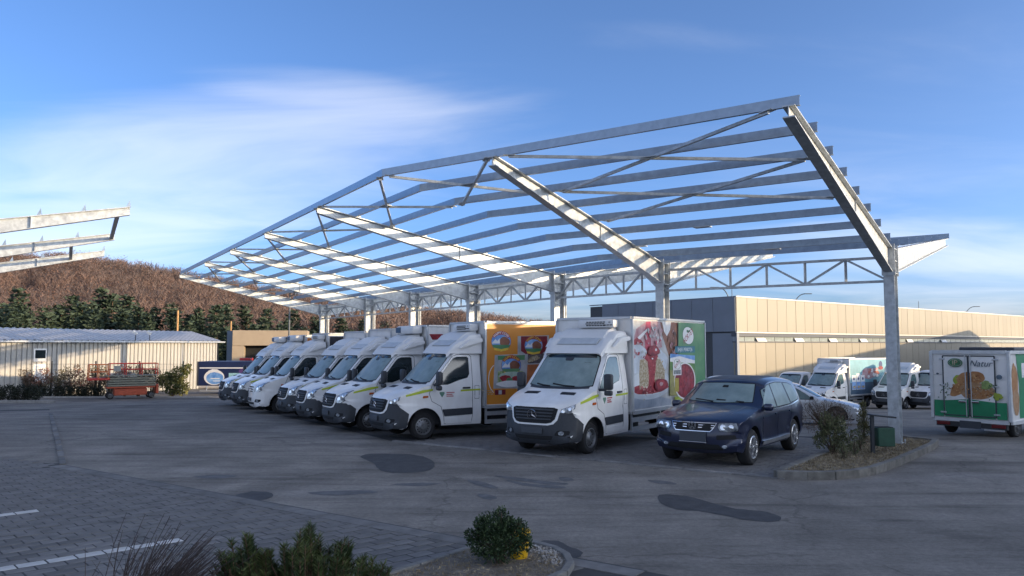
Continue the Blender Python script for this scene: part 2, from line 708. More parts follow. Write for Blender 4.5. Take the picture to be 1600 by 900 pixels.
def build_canopy():
    root = thing('steel_canopy', 'galvanised steel canopy frame with angled roof beams standing over the parked trucks', 'canopy',
                 (CP[0].x, CP[0].y, 0))
    root_inv = -Vector((CP[0].x, CP[0].y, 0))

    def put(name, mb, m=GALV, parent=None):
        mb.v = [tuple(Vector(q) + (root_inv)) for q in mb.v]
        return mb.build(name, m, parent or root)
    for i in range(7):
        c, n, u = CP[i], CN[i], CU[i]
        cc = c - n * 0.2
        mb = MB()
        col_section(mb, cc, n, u, gz(cc.x, cc.y) - 0.05, ZTC + 0.03)
        co = put('column', mb)
        rot = Matrix(((n[0], u[0], 0), (n[1], u[1], 0), (0, 0, 1)))
        mb = MB()
        zg = gz(cc.x, cc.y)
        mb.box(v3(cc, zg + 0.10), (0.56, 0.42, 0.03), rot)
        for k in (-1, 1):
            mb.add([v3(cc + u * (0.02 * k) + n * 0.2, zg + .115), v3(cc + u * (0.19 * k) + n * 0.2, zg + .115), v3(cc + u * (0.135 * k) + n * 0.2, zg + .34),
                    v3(cc + u * (0.02 * k) + n * 0.222, zg + .115), v3(cc + u * (0.19 * k) + n * 0.222, zg + .115), v3(cc + u * (0.135 * k) + n * 0.222, zg + .34)],
                   [(0, 1, 2), (5, 4, 3), (0, 3, 4, 1), (1, 4, 5, 2), (2, 5, 3, 0)])
            for kk in (-1, 1):
                mb.lathe_z([(0.0, .17), (0.02, .17), (0.02, .1)], v3(cc + u * (.16 * k) + n * (.24 * kk), zg + .02), 8)
        put('base_plate', mb, parent=co)
        # stiffeners & end plates at the knee
        mb = MB()
        for zz in (ZH - 0.02, ZH + 0.28, ZTC - 0.03):
            mb.box(v3(cc, zz), (0.36, 0.262, 0.018), rot)
        for k in (0.215, -0.215):
            mb.box(v3(cc + n * k, (ZH + ZTC) / 2 + 0.0), (0.024, 0.30, ZTC - ZH + 0.16), rot)
        for k in (.234, -.234):
            for zz in (ZH + .05, ZH + .2, ZH + .4, ZH + .55):
                for q in (-.1, .1):
                    mb.box(v3(cc + n * k + u * q, zz), (0.02, 0.035, 0.035), rot)
        put('knee_plate', mb, parent=co)
        mb = MB()
        i_beam_tapered(mb, c + n * 0.03, c + n * LF, ZTC, ZT, ZTC - ZH, 0.205, u, bf=0.20)
        ro = put('rafter', mb)
        mb = MB()
        i_beam_tapered(mb, cc - n * 0.23, c - n * LB, ZTC, ZBT, ZTC - ZH, 0.26, u, bf=0.20)
        put('rear_rafter', mb)
        for s in (3.4,):   # splice stiffeners on the web
            zt_ = rafter_top(s)
            dep = (ZTC - ZH) + (0.205 - (ZTC - ZH)) * s / LF
            for k in (-1, 1):
                mb = MB()
                mb.box(v3(c + n * s + u * (0.022 * k), zt_ - dep / 2), (0.012, 0.028, dep - 0.05), rot)
                put('web_stiffener', mb, parent=ro)
        for s in FRONT_S + BACK_S:   # purlin cleats
            mb = MB()
            p = c + n * (s - 0.06)
            mb.box(v3(p, rafter_top(s) + 0.075), (0.012, 0.12, 0.15), rot)
            mb.add([v3(p + u * .005, rafter_top(s)), v3(p + u * .005 - n * .1, rafter_top(s)), v3(p + u * .005, rafter_top(s) + .14),
                    v3(p - u * .005, rafter_top(s)), v3(p - u * .005 - n * .1, rafter_top(s)), v3(p - u * .005, rafter_top(s) + .14)],
                   [(0, 1, 2), (5, 4, 3), (0, 3, 4, 1), (1, 4, 5, 2), (2, 5, 3, 0)])
            put('purlin_cleat', mb, parent=ro)
    # purlins: C section along the row, bent at the kink
    hp, wp, tp = 0.165, 0.07, 0.006

    def purlin(s):
        z0 = rafter_top(s) + 0.004
        line = [CP[0] + N1 * s - U1 * 0.16, KINK + KB * s, CP[6] + N2 * s + U2 * 0.12]
        nn = [N1, KB, N2]
        sl = (ZT - ZTC) / LF * (1 if s >= 0 else -1) * 0
        prof = [(wp / 2, 0), (-wp / 2, 0), (-wp / 2, tp), (wp / 2 - tp, tp), (wp / 2 - tp, hp - tp), (-wp / 2, hp - tp), (-wp / 2, hp), (wp / 2, hp)]
        mb = MB()
        vs = []
        for p, n in zip(line, nn):
            for a, b in prof:
                vs.append(v3(p + n * a, z0 + b))
        k = len(prof)
        fs = []
        for i in range(2):
            for j in range(k):
                j2 = (j + 1) % k
                fs.append((i * k + j, i * k + j2, (i + 1) * k + j2, (i + 1) * k + j))
        fs.append(tuple(range(k))[::-1])
        fs.append(tuple(2 * k + j for j in range(k)))
        mb.add(vs, fs)
        return put('purlin', mb, GALV_D)
    for s in FRONT_S + BACK_S:
        purlin(s)
    # trusses between the columns
    zb, zt = 3.97, 4.55
    for i in range(6):
        a, b = CP[i] - CN[i] * 0.2, CP[i + 1] - CN[i + 1] * 0.2
        segs = [(a, b)]
        if i == 1:
            k = KINK - KB * 0.2
            segs = [(a, b)]
        for (p, q) in segs:
            d = (q - p).normalized()
            p, q = p + d * 0.03, q - d * 0.03
            L = (q - p).length
            nn = Vector((-d.y, d.x))
            tr = MB()
            tr.beam(v3(p, zb), v3(q, zb), 0.08, 0.06)
            t = put('truss', tr)
            m2 = MB()
            m2.beam(v3(p + d * 0.15, zt), v3(q - d * .15, zt), 0.08, 0.06)
            put('top_chord', m2, parent=t)
            npan = 6
            for j in range(npan):
                x0, x1 = p + d * (L * j / npan), p + d * (L * (j + 1) / npan)
                za, zc_ = (zb, zt) if j % 2 == 0 else (zt, zb)
                dm = MB()
                off = 0.05
                dm.beam(v3(x0 + d * off, za + (0.03 if za == zb else -.03)), v3(x1 - d * off, zc_ + (0.03 if zc_ == zb else -.03)), 0.05, 0.05)
                put('diagonal', dm, parent=t)
                if j:
                    vm = MB()
                    vm.beam(v3(x0, zb + .03), v3(x0, zt - .03), 0.052, 0.052, up=(1, 0, 0))
                    put('vertical', vm, parent=t)
    # wind bracing below the purlins

    def brace(pa, sa, pb, sb):
        za, zb_ = rafter_top(sa) - 0.022, rafter_top(sb) - 0.022
        mb = MB()
        A, B = v3(pa, za), v3(pb, zb_)
        mb.beam(A, B, 0.055, 0.055)
        d = (B - A).normalized()
        for P_, sgn in ((A, 1), (B, -1)):
            mb.beam(P_ - d * 0.10 * sgn + Vector((0, 0, .02)), P_ + d * 0.14 * sgn + Vector((0, 0, .02)), 0.15, 0.012)
        put('brace', mb)

    def xbay(A, nA, B, nB, s0, s1, off=0.35):
        d = (B - A).normalized()
        a0, a1 = A + nA * s0 + d * off, A + nA * s1 + d * off
        b0, b1 = B + nB * s0 - d * off, B + nB * s1 - d * off
        brace(a0, s0, b1, s1)
        brace(b0, s0, a1, s1)
        mb = MB()
        mp = (a0 + b1 + b0 + a1) / 4
        mb.beam(v3(mp - d * .16, rafter_top((s0 + s1) / 2) - .012), v3(mp + d * .16, rafter_top((s0 + s1) / 2) - .012), 0.22, 0.014)
        put('gusset', mb)
    s1, s3, s5, s7 = FRONT_S[0], FRONT_S[2], FRONT_S[4], FRONT_S[6]
    xbay(CP[0], N1, CP[1], N1, s1, s3)
    xbay(CP[0], N1, CP[1], N1, s3, s5)
    xbay(CP[1], N1, KINK, KB, s1, s3, 0.2)
    xbay(KINK, KB, CP[2], N2, s1, s3, 0.2)
    for i in range(2, 6):
        xbay(CP[i], N2, CP[i + 1], N2, s1, s3)
    xbay(CP[5], N2, CP[6], N2, s3, s5)
    xbay(CP[5], N2, CP[6], N2, s5, s7)
    # loose plates lying on the flange of a purlin
    for (s, q) in ((FRONT_S[5], 3.4), (FRONT_S[6], 5.6), (FRONT_S[7], 2.4)):
        mb = MB()
        mb.beam(v3(CP[0] + N1 * s + U1 * q, rafter_top(s) - 0.015), v3(CP[0] + N1 * s + U1 * (q + .4), rafter_top(s) - 0.015), 0.22, 0.02)
        put('joint_plate', mb)
    # downpipes behind the columns
    for i in range(1, 7):
        mb = MB()
        p = CP[i] - CN[i] * 0.5 - CU[i] * 0.02
        mb.tube([v3(p, gz(p.x, p.y)), v3(p, ZTC - .2)], 0.045, 10)
        put('downpipe', mb)


build_canopy()


def build_left_canopy():
    tips = [Vector((-10.7, 22.0)), Vector((-13.78, 27.3)), Vector((-16.72, 32.35))]
    n = Vector((-N2.x, -N2.y))
    u = U2
    root = thing('steel_canopy', 'second galvanised canopy frame whose three bare beams reach in from the left edge', 'canopy',
                 (tips[0].x - n.x * LF, tips[0].y - n.y * LF, 0))
    org = Vector(root.location)

    def put(name, mb, m=GALV, parent=None):
        mb.v = [tuple(Vector(q) - org) for q in mb.v]
        return mb.build(name, m, parent or root)
    rot = Matrix(((n[0], u[0], 0), (n[1], u[1], 0), (0, 0, 1)))
    tops = []
    for i, t in enumerate(tips):
        c = t - n * LF
        mb = MB()
        col_section(mb, c - n * .2, n, u, -0.1, ZTC + 0.03)
        put('column', mb)
        mb = MB()
        i_beam_tapered(mb, c, t, ZTC, ZT, ZTC - ZH, 0.23, u, bf=0.2)
        ro = put('rafter', mb)
        for k in range(8):
            mb = MB()
            s = FRONT_S[k] + (.06 if k == 0 else 0)
            p = c + n * s
            z = rafter_top(s)
            mb.add([v3(p + n * .05 + u * .03, z), v3(p - n * .07 + u * .03, z), v3(p + n * .02 + u * .03, z + .2),
                    v3(p + n * .05 - u * .03, z), v3(p - n * .07 - u * .03, z), v3(p + n * .02 - u * .03, z + .2)],
                   [(0, 1, 2), (5, 4, 3), (0, 3, 4, 1), (1, 4, 5, 2), (2, 5, 3, 0)])
            put('purlin_cleat', mb, GALV_D, ro)
        s = LF - 2.35
        dep = (ZTC - ZH) + (0.23 - (ZTC - ZH)) * s / LF
        for k in (-1, 1):
            mb = MB()
            mb.box(v3(c + n * s + u * (.05 * k), rafter_top(s) - dep / 2), (.014, .09, dep - .05), rot)
            put('web_stiffener', mb, parent=ro)
    for (a, sa, b, sb) in ((tips[0], LF - .3, tips[1], LF - .1), (tips[1], LF - 1.3, tips[2], LF - 1.2)):
        mb = MB()
        A = v3(a - n * (LF - sa), rafter_top(sa) - .16)
        B = v3(b - n * (LF - sb), rafter_top(sb) - .16)
        mb.beam(A, B, .11, .09)
        put('brace', mb)


build_left_canopy()

# ------------------------------------------------------------------ factory on the right
FX, FY = Vector((0.755, 0.656)), Vector((-0.56, 0.829))
PANEL = mat('cladding_panel', (0.235, 0.212, 0.165), 0.5, 0.1, var=0.05, scale=0.8, stretch=(1, 1, 0.3), objrand=0.05, rvar=0.08)
PANEL_D = mat('grey_cladding', (0.17, 0.19, 0.22), 0.5, 0.2, var=0.08, scale=0.6)
NAVY = mat('navy_cladding', (0.012, 0.022, 0.06), 0.55, var=0.15, scale=3)
WINF = mat('window_band', (0.30, 0.34, 0.33), 0.15, var=0.2, scale=2, coat=0.5)


def build_factory():
    Yc = 60.0
    c = at(1150, 464, Yc)
    ztop = c.z
    zg = -2.4
    c2 = Vector((c.x, c.y))
    root = thing('factory_building', 'long low factory hall clad in pale metal panels behind the canopy', 'building', (c.x, c.y, zg))
    z_b = at(1150, 518, Yc).z - zg
    z_w1, z_w0 = at(1150, 526, Yc).z - zg, at(1150, 533, Yc).z - zg
    H = ztop - zg
    rz = math.atan2(FX.y, FX.x)
    fx3, fy3 = v3(FX, 0), v3(FY, 0)
    nrm = Vector((FX.y, -FX.x, 0))      # towards the camera / right
    LEN, DEP, W = 92.0, 17.0, 1.44
    npan = int(LEN / W)
    # core
    mb = MB()
    a = Vector((0, 0, 0))
    ins = 0.16

    def quad_box(p0, ex, lx, ey, ly, z0, z1, mbb):
        vs = []
        for z in (z0, z1):
            for (i, j) in ((0, 0), (1, 0), (1, 1), (0, 1)):
                q = p0 + ex * (lx * i) + ey * (ly * j)
                vs.append((q.x, q.y, z))
        mbb.add(vs, [(3, 2, 1, 0), (4, 5, 6, 7), (0, 1, 5, 4), (1, 2, 6, 5), (2, 3, 7, 6), (3, 0, 4, 7)])
    p0 = -nrm * ins + fx3 * 0.1 + fy3 * 0.12
    quad_box(p0, fx3, LEN, fy3, DEP, -1, H - 0.1, mb)
    mb.build('wall_core', mat('dark_joint', (0.06, 0.065, 0.07), 0.7), root)
    # upper and lower cladding panels, one by one
    up = MB()
    up.bbox((0, 0, 0), (W - 0.03, 0.12, H - z_b), 0.012)
    me_u = up.mesh('panel_upper')
    me_u.materials.append(PANEL)
    lo = MB()
    lo.bbox((0, 0, 0), (W - 0.03, 0.12, z_w0 + 0.6), 0.012)
    me_l = lo.mesh('panel_lower')
    me_l.materials.append(PANEL)
    wi = MB()
    wi.bbox((0, 0, 0), (W - 0.10, 0.06, z_w1 - z_w0), 0.01)
    me_w = wi.mesh('window')
    me_w.materials.append(WINF)
    wo_ = MB()
    wo_.box((0, -0.14, -0.05), (W - .12, .02, z_w1 - z_w0), Matrix.Rotation(R(-32), 3, 'X'))
    me_o = wo_.mesh('window_open')
    me_o.materials.append(mat('white_sash', (0.75, 0.74, 0.70), .4))
    for i in range(npan):
        p = fx3 * (W * (i + 0.5))
        jitter = 0.004 * ((i * 7) % 3 - 1)
        link('cladding_panel', me_u, None, root, (p.x - nrm.x * (0.05 + jitter), p.y - nrm.y * (0.05 + jitter), (H + z_b) / 2), rz)
        q = p - nrm * 0.26
        link('cladding_panel', me_l, None, root, (q.x + nrm.x * jitter, q.y + nrm.y * jitter, (z_w0 - 0.6) / 2), rz)
        q = p - nrm * 0.30
        w_ = link('window', me_w, None, root, (q.x, q.y, (z_w0 + z_w1) / 2), rz)
        if i in (2, 6, 10, 14, 21, 27):
            link('open_sash', me_o, None, w_, (0, -.03, 0))
    mb = MB()
    quad_box(-nrm * 0.42, fx3, LEN, nrm, 0.30, z_w0 - 0.10, z_w0 - 0.02, mb)
    quad_box(-nrm * 0.48, fx3, LEN, nrm, 0.40, z_w1 + .02, z_b - .03, mb)  # dark strip painting in the recess shadow below the upper panels
    mb.build('rail_and_shade_strip', mat('rail_shade_dark', (0.05, 0.06, 0.08), .5), root)
    # parapet cap
    mb = MB()
    quad_box(nrm * 0.06 - fx3 * .05, fx3, LEN, -nrm, 0.35, H + 0.004, H + 0.09, mb)
    quad_box(nrm * 0.05 - fx3 * .06, fx3, LEN, -nrm, 0.1, z_b - 0.10, z_b - 0.006, mb)
    mb.build('parapet_cap', mat('cream_trim', (0.62, 0.58, 0.52), .45), root)
    # gable side (in shade): upper grey band, door recess, corner pier
    npl = int(DEP / 2.2)
    gm = MB()
    gm.bbox((0, 0, 0), (2.2 - .03, .12, H - z_b), .012)
    me_g = gm.mesh('panel_gable')
    me_g.materials.append(PANEL_D)
    rzy = math.atan2(FY.y, FY.x)
    for i in range(npl):
        p = fy3 * (2.2 * (i + .5) + .05) - fx3 * 0.01
        link('cladding_panel', me_g, None, root, (p.x, p.y, (H + z_b) / 2), rzy)
    mb = MB()
    quad_box(fx3 * .02 - fy3 * .0, fy3, 2.4, fx3, .3, -1, z_b - .12, mb)
    mb.build('corner_pier', PANEL_D, root)
    mb = MB()
    for k in range(14):
        quad_box(fx3 * .14 + fy3 * 2.5, fy3, 6.5, fx3, .1, k * .36, k * .36 + .34, mb)
    mb.build('roller_door', NAVY, root)
    mb = MB()
    quad_box(fx3 * .02 + fy3 * 9.1, fy3, 8, fx3, .2, -1, z_b - .12, mb)
    mb.build('gable_wall', PANEL_D, root)
    mb = MB()
    quad_box(-fx3 * .08 + fy3 * .06, fy3, DEP + .2, fx3, .3, H + .006, H + .08, mb)
    mb.build('gable_cap', PANEL_D, root)
    # lightning rods
    for s in (2.5, 38):
        mb = MB()
        q = fx3 * s - nrm * 2
        mb.tube([(q.x, q.y, H - .2), (q.x, q.y, H + 1.1)], .03, 5)
        mb.build('lightning_rod', PANEL_D, root)
    return root


build_factory()


def curved_lamp(px, py_top, px_end, Y, label, flip=1):
    """swan neck lamp rising behind the factory roof"""
    top = at(px_end, py_top, Y)
    base = at(px, py_top + 20, Y)
    zg = gz(base.x, base.y) - 1
    o = thing('street_lamp', label, 'lamp', (base.x, base.y, zg), 0, 'swan neck lamps behind the factory')
    pts = [Vector((0, 0, 0)), Vector((0, 0, base.z - zg - .2))]
    e = top - Vector((base.x, base.y, zg))
    for k in range(1, 8):
        a = k / 7 * math.pi / 2
        pts.append(Vector((e.x * (1 - math.cos(a)), e.y * (1 - math.cos(a)), base.z - zg - .2 + (e.z - (base.z - zg - .2)) * math.sin(a))))
    m = mat('lamp_post_paint', (0.08, 0.095, 0.11), .5)
    mb = MB()
    mb.tube(pts, [0.10] + [0.055] * (len(pts) - 1), 8)
    mb.build('post', m, o, smooth=40)
    mb = MB()
    d = Vector((e.x, e.y, 0)).normalized()
    mb.bbox(tuple(e + d * .35), (.95, .26, .1), .03, math.atan2(d.y, d.x))
    mb.build('lamp_head', m, o)


curved_lamp(1139, 449, 1122, 84, 'swan neck street lamp rising just left of the factory corner')
curved_lamp(1241, 459, 1258, 100, 'swan neck street lamp above the roof, left of the nearest column')
curved_lamp(1507, 479, 1523, 130, 'rightmost swan neck street lamp above the factory roof')


# ------------------------------------------------------------------ halls outside the frame whose shade covers the yard
def build_warehouses():
    for (x0, x1, y0, y1, h, lab) in ((42.0, 66.0, -60.0, 23.0, 7.6, 'tall grey clad warehouse right of the yard, outside the picture'),
                                     (60.0, 80.0, 23.4, 88.0, 4.95, 'low grey clad warehouse right of the yard, outside the picture')):
        o = thing('warehouse', lab, 'building', (x0, (y0 + y1) / 2, -3.0))
        hh = h + 3.0
        ly = y1 - y0
        mb = MB()
        mb.box(((x1 - x0) / 2, 0, hh / 2), (x1 - x0, ly, hh))
        mb.build('wall', PANEL_D, o)
        mb = MB()
        mb.box(((x1 - x0) / 2, 0, hh + .01), (x1 - x0 + .3, ly + .3, .1))
        mb.build('roof', GALV, o)
        for k in range(int(ly / 12)):
            mb = MB()
            mb.bbox((-.05, -ly / 2 + 6 + k * 12, 5.0), (.12, 3.6, 4.0), .02)
            mb.build('roller_door', ALU, o)


build_warehouses()


# ================================================================== VEHICLES
# local axes of a vehicle: +x backwards, 0 at the front axle; z up
def catmull(pts, n=5):
    P = [np.array(p, float) for p in pts]
    P = [2 * P[0] - P[1]] + P + [2 * P[-1] - P[-2]]
    out = []
    for i in range(1, len(P) - 2):
        p0, p1, p2, p3 = P[i - 1], P[i], P[i + 1], P[i + 2]
        for k in range(n):
            t = k / n
            out.append(0.5 * ((2 * p1) + (-p0 + p2) * t + (2 * p0 - 5 * p1 + 4 * p2 - p3) * t * t + (-p0 + 3 * p1 - 3 * p2 + p3) * t ** 3))
    out.append(P[-2])
    return out


TS = [0, .2, .4, .56, .68, .78, .86, .92, .96, .985, 1]
TS = [-t for t in TS[:0:-1]] + TS


def fill_poly(poly, step):
    """2d polygon -> list of verts, tris cut on a regular grid"""
    bm = bmesh.new()
    vs = [bm.verts.new((p[0], p[1], 0)) for p in poly]
    f = bm.faces.new(vs)
    bmesh.ops.triangulate(bm, faces=[f], ngon_method='EAR_CLIP')
    for ax in (0, 1):
        lo = min(p[ax] for p in poly)
        hi = max(p[ax] for p in poly)
        x = math.floor(lo / step) * step + step
        while x < hi - 1e-4:
            if x > lo + 1e-4:
                no = (1, 0, 0) if ax == 0 else (0, 1, 0)
                bmesh.ops.bisect_plane(bm, geom=bm.verts[:] + bm.edges[:] + bm.faces[:], dist=1e-6, plane_co=Vector(no) * x, plane_no=no)
            x += step
    return bm


class Shell:
    def __init__(self, prof, yh, bottom, n=5):
        """prof (x,z,r,pw) centre line from the front sill up and over; yh(x,z) half width; bottom: points closing the side outline"""
        S = catmull(prof, n)
        m = len(S)
        self.bm = bm = bmesh.new()
        E, rows = [], []
        for i, q in enumerate(S):
            a, b = S[max(0, i - 1)], S[min(m - 1, i + 1)]
            T = np.array([b[0] - a[0], b[1] - a[1]])
            T /= np.linalg.norm(T) + 1e-9
            out = np.array([-T[1], T[0]])
            r_, pw = max(q[2], 0.0), max(q[3], 1.2)
            e = q[:2] - r_ * out
            W = yh(e[0], e[1])
            E.append((e[0], e[1]))
            row = []
            for t in TS:
                p2 = q[:2] - r_ * abs(t) ** pw * out
                row.append(bm.verts.new((p2[0], t * W, p2[1])))
            rows.append(row)
        for i in range(m - 1):
            for j in range(len(TS) - 1):
                bm.faces.new((rows[i][j], rows[i + 1][j], rows[i + 1][j + 1], rows[i][j + 1]))
        poly = E + bottom
        for sg in (-1, 1):
            b2 = fill_poly(poly, 0.11)
            b2.verts.index_update()
            mp = [bm.verts.new((v.co.x, sg * yh(v.co.x, v.co.y), v.co.y)) for v in b2.verts]
            for f in b2.faces:
                idx = [v.index for v in f.verts]
                if sg == 1:
                    idx = idx[::-1]
                try:
                    bm.faces.new([mp[k] for k in idx])
                except ValueError:
                    pass
            b2.free()
        bmesh.ops.remove_doubles(bm, verts=bm.verts[:], dist=0.0025)
        bmesh.ops.recalc_face_normals(bm, faces=bm.faces[:])
        bm.normal_update()
        # make sure the roof looks up
        up = [f for f in bm.faces if abs(f.normal.z) > 0.9]
        if up and sum(f.normal.z * f.calc_area() for f in up) < 0:
            bmesh.ops.reverse_faces(bm, faces=bm.faces[:])
            bm.normal_update()
        self.bvh = BVHTree.FromBMesh(bm)

    def mesh(self, name, ang=38):
        me = bpy.data.meshes.new(name)
        self.bm.to_mesh(me)
        me.polygons.foreach_set('use_smooth', [True] * len(me.polygons))
        me.set_sharp_from_angle(angle=R(ang))
        return me

    def hit(self, view, a, b):
        if view == 'F':
            o, d = Vector((-9, a, b)), Vector((1, 0, 0))
        elif view == 'B':
            o, d = Vector((19, a, b)), Vector((-1, 0, 0))
        elif view == 'T':
            o, d = Vector((a, b, 9)), Vector((0, 0, -1))
        elif view == 'R':
            o, d = Vector((a, -9, b)), Vector((0, 1, 0))
        else:
            o, d = Vector((a, 9, b)), Vector((0, -1, 0))
        h = self.bvh.ray_cast(o, d)
        if h[0] is None:
            h = self.bvh.find_nearest(o + d * 8.2)
        n = h[1]
        if n.dot(d) > 0:
            n = -n
        return h[0], n

    def panel(self, name, poly, view, m, parent, off=0.006, depth=0.02, step=0.07, smooth=35):
        """sheet that follows the body, standing off by off, with a rim of depth"""
        b2 = fill_poly(poly, step)
        info = {}
        for v in b2.verts:
            p, n = self.hit(view, v.co.x, v.co.y)
            info[v] = (p, n)
        bnd = [e for e in b2.edges if e.is_boundary]
        b2.verts.index_update()
        V = [tuple(info[v][0] + info[v][1] * off) for v in b2.verts]
        Fs = [[v.index for v in f.verts] for f in b2.faces]
        base = len(V)
        low = {}
        for e in bnd:
            for v in e.verts:
                if v not in low:
                    low[v] = base + len(low)
        for v in low:
            V.append(tuple(info[v][0] + info[v][1] * (off - depth)))
        for e in bnd:
            a, b = e.verts
            Fs.append([a.index, b.index, low[b], low[a]])
        b2.free()
        me = bpy.data.meshes.new(name)
        me.from_pydata(V, [], Fs)
        bmx = bmesh.new()
        bmx.from_mesh(me)
        bmesh.ops.recalc_face_normals(bmx, faces=bmx.faces[:])
        bmx.to_mesh(me)
        bmx.free()
        me.polygons.foreach_set('use_smooth', [True] * len(me.polygons))
        me.set_sharp_from_angle(angle=R(smooth))
        return link(name, me, m, parent)

    def strip(self, name, pts, w, view, m, parent, off=0.005, closed=False, depth=0.015):
        """thin band along a 2d polyline"""
        P = [Vector((p[0], p[1])) for p in pts]
        n = len(P)
        Lf, Rt = [], []
        for i in range(n):
            if closed:
                d = P[(i + 1) % n] - P[i - 1]
            else:
                d = P[min(i + 1, n - 1)] - P[max(i - 1, 0)]
            d.normalize()
            nn = Vector((-d.y, d.x)) * (w / 2)
            Lf.append(P[i] + nn)
            Rt.append(P[i] - nn)
        V, Fs = [], []
        for a, b in zip(Lf, Rt):
            for q in (a, b):
                p, nr = self.hit(view, q.x, q.y)
                V.append(tuple(p + nr * off))
            for q in (a, b):
                p, nr = self.hit(view, q.x, q.y)
                V.append(tuple(p + nr * (off - depth)))
        cnt = n if closed else n - 1
        for i in range(cnt):
            k, l = 4 * i, 4 * ((i + 1) % n)
            Fs += [(k, k + 1, l + 1, l), (k, l, l + 2, k + 2), (k + 1, k + 3, l + 3, l + 1)]
        me = bpy.data.meshes.new(name)
        me.from_pydata(V, [], Fs)
        me.polygons.foreach_set('use_smooth', [True] * len(me.polygons))
        me.set_sharp_from_angle(angle=R(40))
        return link(name, me, m, parent)


def arch_pts(cx, r, z0, n=14, cz=0.34, front_first=False):
    """arc of a wheel arch from the rear foot over to the front foot at height z0 (rear -> front)"""
    a0 = math.asin(max(-1, min(1, (z0 - cz) / r)))
    out = []
    for k in range(n + 1):
        a = a0 + (math.pi - 2 * a0) * k / n
        out.append((cx + r * math.cos(a), cz + r * math.sin(a)))
    return out


def dens(poly, mx=0.12):
    out = []
    for i, p in enumerate(poly):
        q = poly[(i + 1) % len(poly)]
        d = math.hypot(q[0] - p[0], q[1] - p[1])
        k = max(1, int(d / mx))
        for j in range(k):
            out.append((p[0] + (q[0] - p[0]) * j / k, p[1] + (q[1] - p[1]) * j / k))
    return out


def rnd(poly, r=0.04, n=3):
    """round the corners of a 2d polygon"""
    out = []
    m = len(poly)
    for i in range(m):
        p0, p, p1 = Vector(poly[i - 1]), Vector(poly[i]), Vector(poly[(i + 1) % m])
        a, b = (p0 - p), (p1 - p)
        ra = min(r, a.length * 0.45)
        rb = min(r, b.length * 0.45)
        A, B = p + a.normalized() * ra, p + b.normalized() * rb
        for k in range(n + 1):
            t = k / n
            q = A * (1 - t) ** 2 + p * (2 * t * (1 - t)) + B * t * t
            out.append((q.x, q.y))
    return out


def wheel(parent, x, y, r, w, sg, rim='steel', name='wheel', twin=False):
    """tyre with a rim child; sg = outward direction along y"""
    t = MB()
    ri = r * 0.60
    prof = [(ri, -w / 2 + .01), (ri + .015, -w / 2), (r - .05, -w / 2), (r - .012, -w / 2 + .03), (r, -w / 2 + .06), (r, w / 2 - .06), (r - .012, w / 2 - .03), (r - .05, w / 2), (ri + .015, w / 2), (ri, w / 2 - .01)]
    t.lathe_y(prof, (0, 0, 0), 36)
    for k in range(12):                       # tread grooves
        pass
    o = t.build(name, RUBBER, parent, (x, y, r), smooth=35)
    rm = MB()
    f = w / 2 * sg
    if rim == 'steel':
        pr = [(ri + .012, f), (ri - .005, f + .004 * sg), (ri - .02, f - .03 * sg), (ri * .86, f - .05 * sg), (ri * .60, f - .035 * sg), (ri * .42, f - .0 * sg), (ri * .36, f + .012 * sg), (0.001, f + .012 * sg)]
        rm.lathe_y(pr if sg > 0 else pr, (0, 0, 0), 36)
        ro = rm.build('rim', STEEL, o, smooth=35)
        sl = MB()
        for k in range(14):
            a = 2 * math.pi * k / 14
            rr = ri * .76
            rot = Matrix.Rotation(-a, 3, 'Y')
            sl.box((rr * math.cos(a), f - .038 * sg, rr * math.sin(a)), (ri * .13, .012, ri * .10), rot)
        sl.build('rim_slots', BLACK, o)
        hb = MB()
        for k in range(6):
            a = 2 * math.pi * k / 6
            hb.lathe_y([(.016, f - .04 * sg), (.016, f + .02 * sg), (0.001, f + .02 * sg)], (ri * .30 * math.cos(a), 0, ri * .30 * math.sin(a)), 8)
        hb.build('wheel_nuts', STEEL, o)
    elif rim == 'alloy':
        rm.lathe_y([(ri + .015, f), (ri + .002, f + .006 * sg), (ri - .02, f - .004 * sg), (ri - .03, f - .10 * sg)], (0, 0, 0), 36)
        for k in range(5):
            a = 2 * math.pi * k / 5 + 0.3
            for da in (-.16, .16):
                p0 = Vector((math.cos(a + da * .6) * ri * .16, f - .018 * sg, math.sin(a + da * .6) * ri * .16))
                p1 = Vector((math.cos(a + da) * (ri - .012), f - .008 * sg, math.sin(a + da) * (ri - .012)))
                rm.beam(p0, p1, .035, .05, up=(0, 1, 0))
        rm.lathe_y([(ri * .24, f - .05 * sg), (ri * .24, f + .0 * sg), (ri * .18, f + .01 * sg), (.001, f + .01 * sg)], (0, 0, 0), 16)
        rm.build('rim', mat('alloy', (0.62, 0.63, 0.65), .25, .8, var=.08), o, smooth=35)
        dk = MB()
        dk.lathe_y([(ri - .02, f - .10 * sg), (.001, f - .10 * sg)], (0, 0, 0), 24)
        dk.build('brake_disc', mat('brake', (.03, .03, .032), .6), o)
    return o


def arch_liner(parent, x, r, ysg, yh, depth=0.36, cz=0.34, z0=0.30):
    mb = MB()
    pts = arch_pts(x, r, z0, 12, cz)
    vs = []
    for (a, b) in pts:
        vs += [(a, ysg * (yh(a, b) - 0.006), b), (a, ysg * (.93 - depth), b)]
    fs = [(2 * i, 2 * i + 2, 2 * i + 3, 2 * i + 1) for i in range(len(pts) - 1)]
    mb.add(vs, fs)
    n = len(pts)
    mb.add([(a, ysg * (.93 - depth), b) for a, b in pts], [tuple(range(n))])
    mb.build('wheel_arch', BLACK, parent)


